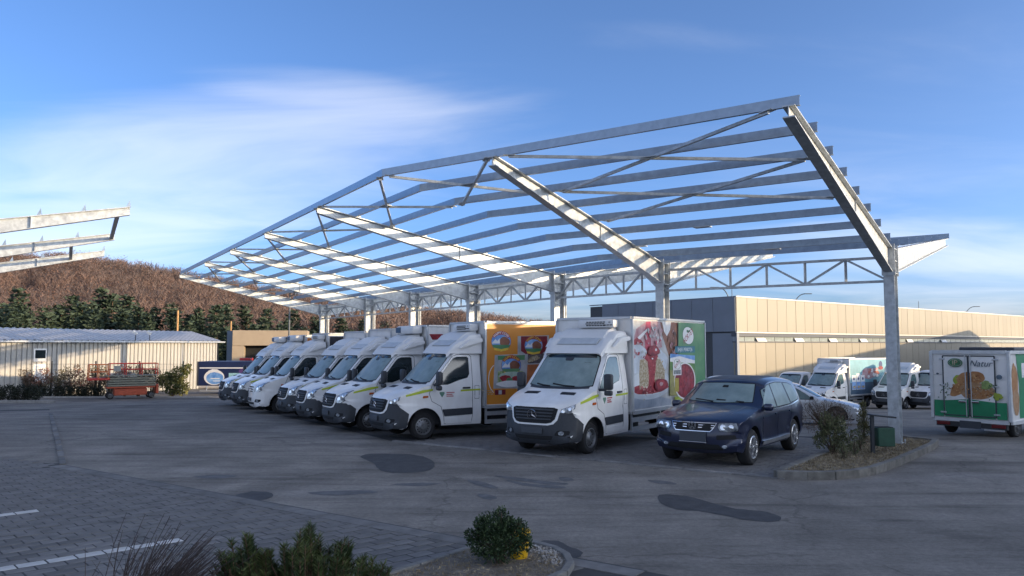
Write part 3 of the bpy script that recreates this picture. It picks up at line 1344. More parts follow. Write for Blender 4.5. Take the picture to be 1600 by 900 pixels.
def star_logo(parent, loc, r, rot, m):
    """three pointed star in a ring, front towards local -x"""
    mb = MB()
    n = 28
    t = r * .09
    for k in range(n):
        a0, a1 = 2 * math.pi * k / n, 2 * math.pi * (k + 1) / n
        mb.beam((0, math.cos(a0) * r, math.sin(a0) * r), (0, math.cos(a1) * r, math.sin(a1) * r), t, t * 1.6, up=(1, 0, 0))
    for k in range(3):
        a = math.pi / 2 + k * 2 * math.pi / 3
        tip = Vector((-.006, math.cos(a) * r * .98, math.sin(a) * r * .98))
        l_ = Vector((0, math.cos(a + 1.05) * r * .17, math.sin(a + 1.05) * r * .17))
        r_ = Vector((0, math.cos(a - 1.05) * r * .17, math.sin(a - 1.05) * r * .17))
        mb.add([tip, l_, r_, Vector((-.022, 0, 0))], [(0, 1, 3), (0, 3, 2), (1, 2, 3)])
    o = mb.build('star_emblem', m, parent, loc)
    o.rotation_euler = rot
    return o


TXT_CACHE = {}


def text_geo(s, size=1.0, shear=0.0, offset=0.0):
    key = (s, shear, offset)
    if key not in TXT_CACHE:
        cu_ = bpy.data.curves.new('txt', 'FONT')
        cu_.body = s
        cu_.size = 1.0
        cu_.shear = shear
        cu_.offset = offset
        cu_.align_x = 'CENTER'
        cu_.align_y = 'CENTER'
        cu_.resolution_u = 3
        ob = bpy.data.objects.new('txt', cu_)
        COL.objects.link(ob)
        dg = bpy.context.evaluated_depsgraph_get()
        me = ob.evaluated_get(dg).to_mesh()
        V = [(v.co.x, v.co.y) for v in me.vertices]
        Fs = [tuple(p.vertices) for p in me.polygons]
        ob.evaluated_get(dg).to_mesh_clear()
        bpy.data.objects.remove(ob)
        bpy.data.curves.remove(cu_)
        TXT_CACHE[key] = (V, Fs)
    V, Fs = TXT_CACHE[key]
    return [(x * size, y * size) for x, y in V], Fs


class Print:
    """flat artwork: layers of coloured areas a fraction of a millimetre apart; u to the right, v up"""

    def __init__(self):
        self.mb = MB()
        self.mats = []
        self.k = 0
        self.lim = None

    def mi(self, m):
        if m not in self.mats:
            self.mats.append(m)
        return self.mats.index(m)

    def poly(self, pts, m):
        if self.lim:
            x0, y0, x1, y1 = self.lim
            pts = [(min(max(p[0], x0), x1), min(max(p[1], y0), y1)) for p in pts]
            pts = [p for i, p in enumerate(pts) if math.hypot(p[0] - pts[i - 1][0], p[1] - pts[i - 1][1]) > 1e-5]
            if len(pts) < 3:
                return
        bm = bmesh.new()
        f = bm.faces.new([bm.verts.new((p[0], p[1], 0)) for p in pts])
        bmesh.ops.triangulate(bm, faces=[f])
        bm.verts.index_update()
        self.k += 1
        self.mb.add([(v.co.x, v.co.y, self.k * .00015) for v in bm.verts], [[v.index for v in f.verts] for f in bm.faces], self.mi(m))
        bm.free()

    def rect(self, x0, y0, x1, y1, m):
        self.poly([(x0, y0), (x1, y0), (x1, y1), (x0, y1)], m)

    def ell(self, cx, cy, rx, ry, m, n=28, wob=0.0, seed=0, rot=0.0, a0=0.0, a1=2 * math.pi):
        pts = []
        rg = random.Random(seed)
        ph = [rg.uniform(0, 6.28) for _ in range(4)]
        full = abs(a1 - a0 - 2 * math.pi) < 1e-6
        for k in range(n if full else n + 1):
            a = a0 + (a1 - a0) * k / n
            w = 1 + wob * (math.sin(3 * a + ph[0]) * .5 + math.sin(5 * a + ph[1]) * .35 + math.sin(9 * a + ph[2]) * .25)
            x, y = rx * w * math.cos(a), ry * w * math.sin(a)
            pts.append((cx + x * math.cos(rot) - y * math.sin(rot), cy + x * math.sin(rot) + y * math.cos(rot)))
        self.poly(pts, m)

    def speck(self, cx, cy, rx, ry, mats, n, r, seed=0):
        rg = random.Random(seed)
        for k in range(n):
            a, q = rg.uniform(0, 6.283), math.sqrt(rg.random())
            rr = r * rg.uniform(.4, 1.2)
            self.ell(cx + rx * q * math.cos(a), cy + ry * q * math.sin(a), rr * rg.uniform(.7, 1.6), rr * rg.uniform(.4, .9), mats[k % len(mats)], n=8, wob=.25, seed=k, rot=rg.uniform(-1, 1))

    def text(self, s, cx, cy, size, m, shear=0.0, offset=0.0, sx=1.0, rot=0.0, arc=None):
        V, Fs = text_geo(s, size, shear, offset)
        self.k += 1
        out = []
        for x, y in V:
            x *= sx
            if arc:
                a = x / arc
                x, y = (arc + y) * math.sin(a), (arc + y) * math.cos(a) - arc
            out.append((cx + x * math.cos(rot) - y * math.sin(rot), cy + x * math.sin(rot) + y * math.cos(rot), self.k * .00015))
        self.mb.add(out, Fs, self.mi(m))

    def build(self, name, parent, origin, ax_u, ax_v):
        o = Vector(origin)
        u, v = Vector(ax_u), Vector(ax_v)
        w = u.cross(v)
        self.mb.v = [tuple(o + u * p[0] + v * p[1] + w * p[2]) for p in self.mb.v]
        return self.mb.build(name, self.mats, parent)


def ink(name, col, var=0.10, scale=9.0, rough=0.4, col2=None, contrast=0.05):
    return mat('ink_' + name, col, rough, var=var, scale=scale, col2=col2, contrast=contrast)


# ------------------------------------------------------------------ delivery truck: van cab + refrigerated box
VW = 0.99


def van_yh(x, z):
    d = x + 1.0
    w = VW
    if z > 1.32:
        w -= 0.15 * ((z - 1.32) / 1.0) ** 1.25
    if z < 0.55:
        w -= 0.05 * ((0.55 - z) / 0.3) ** 2
    w -= 0.012 * math.exp(-((z - 0.98) / 0.05) ** 2)
    if d < 0.85:
        w -= 0.20 * ((0.85 - d) / 0.85) ** 2.0
    return w


def make_cab(root, gen, side_glass=GLASS):
    """gen 'new' | 'mid' | 'old'"""
    o = 1.0
    prof = [(0.12, 0.26, .12, 2.6), (0.03, 0.36, .26, 2.6), (0.0, 0.52, .33, 2.7), (0.015, 0.70, .33, 2.8), (0.05, 0.92, .32, 3.0), (0.095, 1.06, .27, 3.2),
            (0.17, 1.135, .16, 3.4), (0.30, 1.19, .07, 4.0), (0.60, 1.30, .045, 5.0), (0.90, 1.405, .045, 5.0), (1.02, 1.45, .06, 3.5),
            (1.09, 1.52, .11, 2.2), (1.40, 1.87, .12, 2.2), (1.70, 2.205, .12, 2.4), (1.80, 2.285, .10, 3.5), (2.00, 2.345, .08, 5.0), (2.35, 2.37, .08, 6.0), (2.66, 2.37, .08, 6.0)]
    prof = [(d - o, z, r_, p) for d, z, r_, p in prof]
    sill = 0.36
    bottom = [(2.66 - o, sill), (2.0 - o, sill)] + [(0.52, sill)] + arch_pts(0.0, 0.475, sill, 14, 0.36)[0:] + [(-0.60, 0.30)]
    S = Shell(prof, van_yh, bottom)
    body = link('cab_body', S.mesh('cab_body'), WHITE, root)
    for sg in (-1, 1):
        arch_liner(root, 0, 0.475, sg, van_yh, cz=0.36)
    # back of the cab and floor
    mb = MB()
    mb.bbox((0.72, 0, 0.62), (1.9, 1.7, 0.5), .03)
    mb.bbox((-0.62, 0, .5), (.3, 1.2, .36), .03)
    mb.build('floor_pan', BLACK, root)
    mb = MB()
    mb.box((1.655, 0, 1.35), (.02, 1.78, 1.96))
    mb.build('cab_back', WHITE, root)
    # glass
    ws = [(-0.84, 1.515), (-0.60, 1.482), (0.0, 1.475), (0.60, 1.482), (0.84, 1.515), (0.765, 2.05), (0.72, 2.155), (0.60, 2.20), (0, 2.215), (-0.60, 2.20), (-0.72, 2.155), (-0.765, 2.05)]
    S.panel('windshield_seal', [(y * 1.03, z + (0.02 if z > 1.9 else -.02)) for y, z in ws], 'F', BLACK, root, 0.003, 0.012)
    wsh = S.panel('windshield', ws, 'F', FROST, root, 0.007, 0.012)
    S.panel('sun_band', [(-.68, 2.13), (.68, 2.13), (.65, 2.19), (0, 2.205), (-.65, 2.19)], 'F', GLASS, wsh, 0.010, 0.006)
    S.panel('sensor_pod', rnd([(-.10, 2.06), (.10, 2.06), (.12, 2.14), (-.12, 2.14)], .03), 'F', PLAST, wsh, 0.013, 0.006)
    S.panel('cowl', [(-.80, 1.445), (-.4, 1.425), (.4, 1.425), (.80, 1.445), (.80, 1.495), (.6, 1.476), (0, 1.47), (-.6, 1.476), (-.80, 1.495)], 'F', PLAST, root, .006, .02)
    for a, b in (((-.45, 1.475), (.15, 1.53)), ((.20, 1.475), (.62, 1.52))):
        S.strip('wiper', [a, ((a[0] + b[0]) / 2, (a[1] + b[1]) / 2 - .01), b], .025, 'F', BLACK, root, .02)
    for k in (-1, 1):
        v_ = S.panel('hood_vent', rnd([(-.34, .30 * k), (-.34, .68 * k), (-.20, .66 * k), (-.20, .28 * k)], .02), 'T', PLAST, root, .004, .02)
        for j in range(3):
            S.strip('vent_slat', [(-.315 + j * .04, .32 * k), (-.315 + j * .04, .66 * k)], .012, 'T', BLACK, v_, .009)
    # sides
    for sg, vw in ((-1, 'R'), (1, 'L')):
        win = [(0.27, 1.435), (0.41, 1.60), (0.80, 2.05), (0.88, 2.115), (0.98, 2.145), (1.26, 2.145), (1.30, 2.11), (1.30, 1.70), (1.24, 1.60), (0.98, 1.54), (0.78, 1.47), (0.66, 1.435)]
        S.panel('window_seal', [((x - .75) * 1.03 + .75, (z - 1.8) * 1.035 + 1.8) for x, z in win], vw, BLACK, root, .003, .012)
        w = S.panel('side_window', win, vw, side_glass, root, .007, .012)
        S.strip('window_bar', [(.58, 1.45), (.58, 2.02)], .03, vw, BLACK, w, .010)
        # door shut lines
        door = [(0.21, 1.42), (0.12, 1.20), (0.20, 1.0), (0.46, .86), (0.54, .60), (0.56, .40), (1.36, .40), (1.40, .60), (1.40, 2.16), (1.34, 2.21), (1.20, 2.215), (.96, 2.21), (.84, 2.17), (.36, 1.64)]
        S.strip('door_gap', dens(door, .1), .012, vw, mat('gap', (.05, .05, .05), .8), root, .0025, True, .01)
        S.strip('fuel_flap_gap', dens([(1.47, 1.03), (1.60, 1.03), (1.60, 1.38), (1.47, 1.38)], .1), .012, vw, MATS['gap'], root, .0025, True, .01)
        S.panel('rub_strip', rnd([(.56, .60), (1.385, .62), (1.385, .80), (.50, .78)], .02), vw, PLAST, root, .016, .03)
        h = S.panel('door_handle', rnd([(1.10, 1.305), (1.32, 1.305), (1.32, 1.35), (1.10, 1.35)], .018), vw, PLAST, root, .028, .04)
        S.panel('side_repeater', rnd([(-.07, 1.09), (.09, 1.10), (.09, 1.15), (-.05, 1.15)], .02), vw, AMBER, root, .016, .03)
        # arch lip
        S.strip('arch_lip', arch_pts(0, .50, .40, 16, .36), .045, vw, PLAST if gen == 'none' else WHITE, root, .010, False, .02)
        # mirror
        mb = MB()
        mb.bbox((0.30, sg * 1.20, 1.60), (.13, .21, .36), .045)
        mb.bbox((0.30, sg * 1.20, 1.35), (.12, .19, .12), .035)
        mb.beam((.27, sg * .95, 1.42), (.30, sg * 1.14, 1.42), .07, .06)
        mr = mb.build('mirror', PLAST, root, smooth=50)
        mb = MB()
        mb.bbox((0.368, sg * 1.20, 1.60), (.012, .17, .30), .004)
        mb.build('mirror_glass', CHROME, mr)
        # step below the door
        S.panel('step_panel', rnd([(.60, .40), (1.36, .40), (1.36, .57), (.58, .55)], .02), vw, WHITE, root, .012, .02)
        wheel(root, 0, sg * .80, .355, .215, sg)
    # front end
    if gen == 'new':
        gr = [(-.50, 1.055), (.50, 1.055), (.585, 1.03), (.53, .82), (.46, .745), (.35, .72), (-.35, .72), (-.46, .745), (-.53, .82), (-.585, 1.03)]
        lamps = [[(.62, .965), (.66, 1.035), (.80, 1.085), (.91, 1.13), (.90, 1.045), (.84, .985), (.70, .955)]]
    elif gen == 'mid':
        gr = [(-.46, 1.09), (.46, 1.09), (.52, 1.06), (.49, .86), (.43, .765), (.33, .74), (-.33, .74), (-.43, .765), (-.49, .86), (-.52, 1.06)]
        lamps = [[(.57, .86), (.55, .98), (.60, 1.07), (.76, 1.15), (.915, 1.21), (.90, 1.08), (.82, .93), (.70, .86)]]
    else:
        gr = [(-.40, 1.08), (.40, 1.08), (.44, 1.0), (.38, .80), (-.38, .80), (-.44, 1.0)]
        lamps = [[(.52, .86), (.50, .98), (.56, 1.07), (.74, 1.16), (.915, 1.22), (.90, 1.08), (.80, .92), (.66, .85)]]
    g0 = S.panel('grille_frame', [(y * 1.10, .90 + (z - .90) * 1.16 - .008) for y, z in gr], 'F', WHITE, root, .028, .06)
    g1 = S.panel('grille', gr, 'F', BLACK if gen != 'old' else WHITE, root, .034, .03)
    zz = [1.005, .94, .875, .81] if gen != 'old' else [1.02, .94, .86]
    for z in zz:
        hw = .50 - (1.03 - z) * .25
        if gen == 'old':
            hw = .36
            S.panel('grille_slot', rnd([(-hw, z - .018), (hw, z - .018), (hw, z + .018), (-hw, z + .018)], .012), 'F', BLACK, g1, .042, .01)
        else:
            S.panel('grille_slat', rnd([(-hw, z - .012), (hw, z - .012), (hw, z + .016), (-hw, z + .016)], .01), 'F', PLAST, g1, .052, .03)
    p, n_ = S.hit('F', 0, .90)
    star_logo(root, p + Vector((-.062, 0, 0)), .118 if gen == 'new' else .105, (0, R(-12), 0), CHROME)
    for lp in lamps:
        for sg in (-1, 1):
            pl = [(y * sg, z) for y, z in lp]
            hl = S.panel('headlight', pl, 'F', LAMP, root, .012, .03, step=.05)
            c = (sum(q[0] for q in pl) / len(pl), sum(q[1] for q in pl) / len(pl))
            S.panel('lamp_surround', [(c[0] + (q[0] - c[0]) * 1.06, c[1] + (q[1] - c[1]) * 1.10) for q in pl], 'F', BLACK, root, .007, .02, step=.05)
            rr = .035 if gen == 'new' else .05
            for dx in (-.09, .05):
                S.panel('reflector', [(c[0] + dx * sg + rr * math.cos(a), c[1] - .005 + (dx * .35) + rr * math.sin(a)) for a in [k * math.pi / 5 for k in range(10)]], 'F', CHROME, hl, .015, .004, step=.2)
    # bumper
    bm_ = PLAST if gen != 'old' else WHITE
    top = .665 if gen != 'old' else .62
    bp = [(-.90, .275), (.90, .275), (.925, .50), (.925, .80), (.86, .955 if gen == 'new' else .86), (.66, .935 if gen == 'new' else .82), (.60, .78), (.52, top + .01), (.40, top - .015), (-.40, top - .015), (-.52, top + .01), (-.60, .78), (-.66, .935 if gen == 'new' else .82), (-.86, .955 if gen == 'new' else .86), (-.925, .80), (-.925, .50)]
    b = S.panel('bumper', bp, 'F', bm_, root, .018, .05)
    for sg, vw in ((-1, 'R'), (1, 'L')):
        # wrap round part
        S.panel('bumper_corner', [(-.80, .30), (-.50, .34), (-.475, .42), (-.47, .62), (-.44, .70), (-.60, .82), (-.72, .90 if gen == 'new' else .82), (-.80, .70)], vw, bm_, root, .018, .05)
        fl = S.panel('fog_lamp', [(sg * (.66 + .055 * math.cos(a)), .52 + .045 * math.sin(a)) for a in [k * math.pi / 6 for k in range(12)]], 'F', LAMP, b, .024, .01, step=.2)
        S.panel('fog_surround', rnd([(sg * .52, .47), (sg * .80, .45), (sg * .82, .57), (sg * .58, .58)], .03), 'F', BLACK, b, .021, .01)
    S.panel('lower_intake', rnd([(-.46, .38), (.46, .38), (.50, .46), (-.50, .46)], .02), 'F', BLACK, b, .021, .01)
    S.strip('bumper_crease', [(-.86, .44), (-.4, .345), (.4, .345), (.86, .44)], .02, 'F', BLACK, b, .021)
    p, n_ = S.hit('F', 0, .56)
    mb = MB()
    mb.bbox((p.x - .03, 0, .565), (.02, .54, .13), .006)
    mb.build('number_plate', PLATE, root)
    return S


def cab_stripes(S, root):
    for sg, vw in ((-1, 'R'), (1, 'L')):
        S.panel('lime_stripe', [(-.52, 1.135), (-.08, 1.245), (.22, 1.275), (.22, 1.325), (-.06, 1.30), (-.52, 1.185)], vw, LIME, root, .004, .006)
        S.panel('lime_stripe', [(1.04, 1.235), (1.64, 1.25), (1.64, 1.295), (1.04, 1.28)], vw, LIME, root, .004, .006)
        # small shield and red lettering on the door
        S.panel('door_shield', [(.42, 1.235), (.56, 1.235), (.56, 1.19), (.49, 1.09), (.42, 1.19)], vw, mat('shield_ink', (.10, .22, .16), .5), root, .004, .006)
        for k, (w, z) in enumerate(((.24, 1.215), (.18, 1.165), (.22, 1.12))):
            n = int(w / .03)
            for j in range(n):
                S.panel('door_letter', [(.62 + j * .03, z - .014), (.642 + j * .03, z - .014), (.642 + j * .03, z + .014), (.62 + j * .03, z + .014)], vw,
                        mat('red_ink', (.42, .05, .06), .5), root, .004, .006, step=.5)


def make_deflector(root, style=0):
    """fairing on the cab roof; rises to the box front"""
    prof = [(1.70, 2.235), (1.80, 2.36), (1.95, 2.50), (2.12, 2.60), (2.14, 2.66), (2.34, 2.78), (2.52, 2.84), (2.68, 2.86)]
    hw = [.80, .83, .86, .88, .89, .92, .95, .96]
    vs, fs = [], []
    ts = [-1, -.97, -.9, -.72, -.68, -.3, .3, .68, .72, .9, .97, 1]
    dz = [-.10, -.03, .0, .0, .0, .0, .0, .0, .0, .0, -.03, -.10]
    for i, ((d, z), w) in enumerate(zip(prof, hw)):
        for t, dd in zip(ts, dz):
            inn = abs(t) <= .68
            zz = z + dd
            if inn and 2 <= i <= 4:
                zz -= .035
            if not inn and i >= 4:
                zz -= 0.06 * (1 + .5 * math.sin(i * 2.1))
            vs.append((d - 1.0, t * w, zz))
    k = len(ts)
    for i in range(len(prof) - 1):
        for j in range(k - 1):
            fs.append((i * k + j, (i + 1) * k + j, (i + 1) * k + j + 1, i * k + j + 1))
    mb = MB().add(vs, fs)
    # side skirts down to the roof
    for e, yy in ((0, -1), (k - 1, 1)):
        sv = []
        for i, (d, z) in enumerate(prof):
            q = vs[i * k + e]
            sv += [q, (q[0], q[1] + .02 * yy, min(q[2], 2.24))]
        f2 = [(2 * i, 2 * i + 1, 2 * i + 3, 2 * i + 2) for i in range(len(prof) - 1)]
        mb.add(sv, f2)
    f_ = mb.build('roof_fairing', WHITE_GRP, root, smooth=30)
    for sg in (-1, 1):           # swept side fins
        mb = MB()
        pts = [(2.02, 2.40), (2.66, 2.58), (2.66, 2.66), (2.30, 2.62)]
        vs = []
        for (d, z) in pts:
            w = .90 + .10 * (d - 2.02) / .64
            vs += [(d - 1, sg * w, z), (d - 1, sg * (w + .07), z - .02)]
        mb.add(vs, [(0, 2, 3, 1), (2, 4, 5, 3), (4, 6, 7, 5), (6, 0, 1, 7), (1, 3, 5, 7), (0, 6, 4, 2)])
        mb.build('fairing_fin', WHITE_GRP, f_, smooth=40)
    mb = MB()
    mb.bbox((2.03 - 1, 0, 2.535), (.30, 1.10, .016), .006, Matrix.Rotation(R(-31), 3, 'Y'))
    mb.build('fairing_panel', mat('grey_fairing', (.50, .53, .55), .4), f_)


def make_fridge(root, style, yoff=0.22):
    xf = 1.70
    mb = MB()
    if style == 'slots':
        mb.bbox((xf - .12, -yoff, 2.955), (.28, 1.02, .20), .05)
        o = mb.build('fridge_unit', WHITE_GRP, root, smooth=40)
        sl = MB()
        for r_ in range(3):
            for c in range(7):
                sl.box((xf - .268, -yoff + .12 - .45 + c * .078 + (.02 if r_ == 1 else 0) + .20 - .12, 2.995 - r_ * .042), (.012, .058, .02))
        sl.build('vent_slots', BLACK, o)
        sl = MB()
        for c in range(3):
            sl.box((xf - .268, -yoff - .46 + c * .085 + .02, 2.92), (.012, .062, .02))
        sl.box((xf - .268, -yoff - .40, 2.99), (.012, .05, .016))
        sl.build('side_slots', BLACK, o)
    else:
        mb.bbox((xf - .16, -.20, 2.985), (.36, 1.25, .25), .07)
        o = mb.build('fridge_unit', WHITE_GRP, root, smooth=40)
        mb = MB()
        mb.bbox((xf - .345, .22, 2.985), (.03, .34, .17), .01)
        mb.build('fridge_grille', mat('blue_grille', (.03, .09, .17), .5), o)


def make_box(root, L=4.55, W=1.08, z0=.80, z1=3.10, panel_m=WHITE, name='box'):
    x0 = 1.74
    mb = MB()
    mb.box((x0 + L / 2, 0, (z0 + z1) / 2), (L - .03, 2 * W - .03, z1 - z0 - .03))
    b = mb.build('box_body', panel_m, root)
    mb = MB()
    t = .055
    for sx in (x0, x0 + L):
        for sy in (-W, W):
            mb.box((sx, sy, (z0 + z1) / 2), (t, t, z1 - z0 - .06))
        for z in (z0, z1):
            mb.box((sx, 0, z), (t, 2 * W - .06, t))
    for sy in (-W, W):
        for z in (z0, z1):
            mb.box((x0 + L / 2, sy, z), (L - .06, t, t if z == z1 else t * 1.6))
    mb.build('corner_rail', ALU, root)
    mb = MB()
    mb.box((x0 + L / 2, 0, z0 - .10), (L - .1, 2 * W - .2, .08))
    for sy in (-.42, .42):
        mb.beam((1.2, sy, .56), (x0 + L - .1, sy, .56), .08, .16)
    for k in range(5):
        mb.beam((x0 + .4 + k * .9, -.9, z0 - .15), (x0 + .4 + k * .9, .9, z0 - .15), .06, .08)
    mb.bbox((2.5, .62, .50), (.8, .45, .42), .03)
    mb.bbox((2.3, -.62, .52), (.5, .40, .36), .03)
    mb.build('chassis', mat('chassis_paint', (.03, .032, .035), .6), root)
    xa = 3.95
    for sy in (-1, 1):
        g_ = MB()
        for z in (.40, .62):
            g_.beam((x0 + .02, sy * (W - .06), z), (xa - .52, sy * (W - .06), z), .03, .11)
        for x in (x0 + .06, xa - .56):
            g_.beam((x, sy * (W - .08), .36), (x, sy * (W - .08), z0 - .03), .05, .05, up=(1, 0, 0))
        g_.build('side_guard', ALU, root)
        wheel(root, xa, sy * .90, .355, .20, sy)
        wheel(root, xa, sy * .66, .355, .20, sy)
        g_ = MB()
        pts = arch_pts(xa, .45, .42, 10, .36)
        vs = []
        for (a, b2) in pts:
            vs += [(a, sy * (W - .04), b2), (a, sy * .52, b2)]
        g_.add(vs, [(2 * i, 2 * i + 2, 2 * i + 3, 2 * i + 1) for i in range(len(pts) - 1)])
        g_.build('mudguard', BLACK, root)
        lg = MB()
        lg.bbox((x0 + L + .03, sy * .82, .58), (.06, .38, .13), .015)
        lg.build('tail_light', REDL, root)
    mb = MB()
    mb.beam((x0 + L, -.95, .46), (x0 + L, .95, .46), .08, .10)
    mb.build('rear_bar', PLAST, root)
    return b


def rear_doors(root, L, W, z0, z1, m=WHITE):
    x = 1.74 + L
    for sg in (-1, 1):
        mb = MB()
        mb.bbox((x + .022, sg * (W - .06) / 2, (z0 + z1) / 2), (.03, W - .10, z1 - z0 - .12), .006)
        mb.build('rear_door', m, root)


def van_truck(label, gen, loc, back, group, fridge='slots', box_m=WHITE, stripes=True, side_glass=GLASS):
    t = thing('delivery_truck', label, 'truck', loc, math.atan2(back[1], back[0]), group)
    S = make_cab(t, gen, side_glass)
    if stripes:
        cab_stripes(S, t)
    make_deflector(t)
    if fridge:
        make_fridge(t, fridge)
    make_box(t, panel_m=box_m)
    rear_doors(t, 4.55, 1.08, .80, 3.10)
    return t


B1, B2 = -N1, -N2            # backward directions of the two groups
GRP = 'white delivery trucks parked in a row under the canopy'


def at_wheel(w, back, track=.80):
    """front axle centre from the contact point of the wheel on the -y side"""
    left = Vector((-back[1], back[0]))
    c = Vector(w) + left * track
    return (c.x, c.y, gz(c.x, c.y))


T1 = van_truck('white delivery truck with a strawberry dessert picture on its box, nearest in the row', 'new', at_wheel((1.68, 18.02), B1), B1, GRP,
               side_glass=TEALGLASS)
T2 = van_truck('white delivery truck with an orange box side, second nearest in the row', 'new', at_wheel((-2.36, 20.95), B2), B2, GRP)


def row_loc(k, e):
    w = Vector((-2.36, 20.95)) + U2 * k + N2 * e
    return at_wheel(w, B2)


T3 = van_truck('white delivery truck with a red mark on its box, third nearest in the row', 'mid', row_loc(2.95, .37), B2, GRP, fridge='grille')
T4 = dup(T3, row_loc(5.85, .35), None, 'white delivery truck with black bumper, fourth nearest in the row')
T5 = dup(T3, row_loc(8.65, .22), None, 'white delivery truck with black bumper, fifth nearest in the row')
T6 = van_truck('white delivery truck with an all white front bumper, sixth nearest in the row', 'old', row_loc(11.85, .55), B2, GRP, fridge='slots', stripes=False)
T7 = dup(T3, row_loc(14.85, .58), None, 'white delivery truck beside the white bumpered one, second farthest in the row')
T8 = dup(T3, row_loc(17.65, .57), None, 'white delivery truck at the far left end of the row')
for t, j in ((T3, .012), (T4, -.02), (T5, .022), (T6, -.012), (T7, .018), (T8, -.016)):
    t.rotation_euler[2] += j
for t in (T4, T5):
    for ch in list(t.children):
        if ch.name.startswith('fridge_unit'):
            for g2 in list(ch.children):
                bpy.data.objects.remove(g2)
            bpy.data.objects.remove(ch)


# ------------------------------------------------------------------ printed box sides
def side_hit(t, px, py, W=1.08):
    """spot of the photograph -> (x, z) on the -y side of a box of the vehicle t"""
    M_ = Matrix.Translation(t.location) @ Matrix.Rotation(t.rotation_euler[2], 4, 'Z')
    Mi = M_.inverted()
    o = Mi @ Vector((0, 0, CAMH))
    d = (Mi @ (Vector((0, 0, CAMH)) + ray(px, py))) - o
    k = (-W - o.y) / d.y
    p = o + d * k
    return p.x, p.z


def conv(t, x0, z0, crop, sc):
    """converter from a crop's pixels to print coordinates measured from (x0, z0)"""
    def f(cx, cy):
        x, z = side_hit(t, crop[0] + cx / sc, crop[1] + cy / sc)
        return (x - x0, z - z0)
    return f


RED = ink('red', (.22, .012, .022), .25, 9, col2=(.42, .045, .06))
REDDK = ink('dark_red', (.20, .012, .025), .4, 9)
PINK = ink('pink', (.36, .13, .16), .35, 3, col2=(.52, .40, .41))
CREAM = ink('cream', (.52, .46, .34), .25, 16, col2=(.26, .19, .10), contrast=.1)
GREYP = ink('photo_grey', (.30, .31, .32), .3, 2, col2=(.55, .56, .57))
WHITEI = ink('white', (.75, .75, .75), .05)
BROWN = ink('brown', (.16, .055, .03), .4, 3, col2=(.30, .13, .08))
GREEN = ink('green', (.045, .20, .085), .2, 1.2, col2=(.15, .30, .14))
LIMEI = ink('lime', (.34, .42, .05), .2, 2)
TEAL = ink('teal_banner', (.02, .15, .22), .1)
BLUE = ink('blue', (.06, .20, .55), .3, 3, col2=(.25, .45, .75))
GREEND = ink('dark_green', (.03, .13, .05), .3, 6)
YEL = ink('yellow', (.72, .50, .06), .1)
PALE = ink('pale_blue', (.42, .50, .58), .15, 2)


def hortex(P, f, cx, cy, rx, ry, rot=0.12, txt=True):
    c = f(cx, cy)
    a = f(cx + rx, cy)
    b = f(cx, cy - ry)
    w, h = abs(a[0] - c[0]), abs(b[1] - c[1])
    P.ell(c[0], c[1], w * 1.08, h * 1.06, GREEND, rot=-rot)
    P.ell(c[0], c[1], w, h, WHITEI, rot=-rot)
    P.text('HORTEX', c[0], c[1] - h * .05, w * .62, RED, offset=.012, rot=.5, sx=.82)
    P.ell(c[0] - w * .1, c[1] + h * .5, w * .22, h * .16, GREEND, n=10, wob=.3, seed=3)
    P.ell(c[0] + w * .25, c[1] + h * .55, w * .14, h * .12, GREEND, n=10, wob=.3, seed=5)


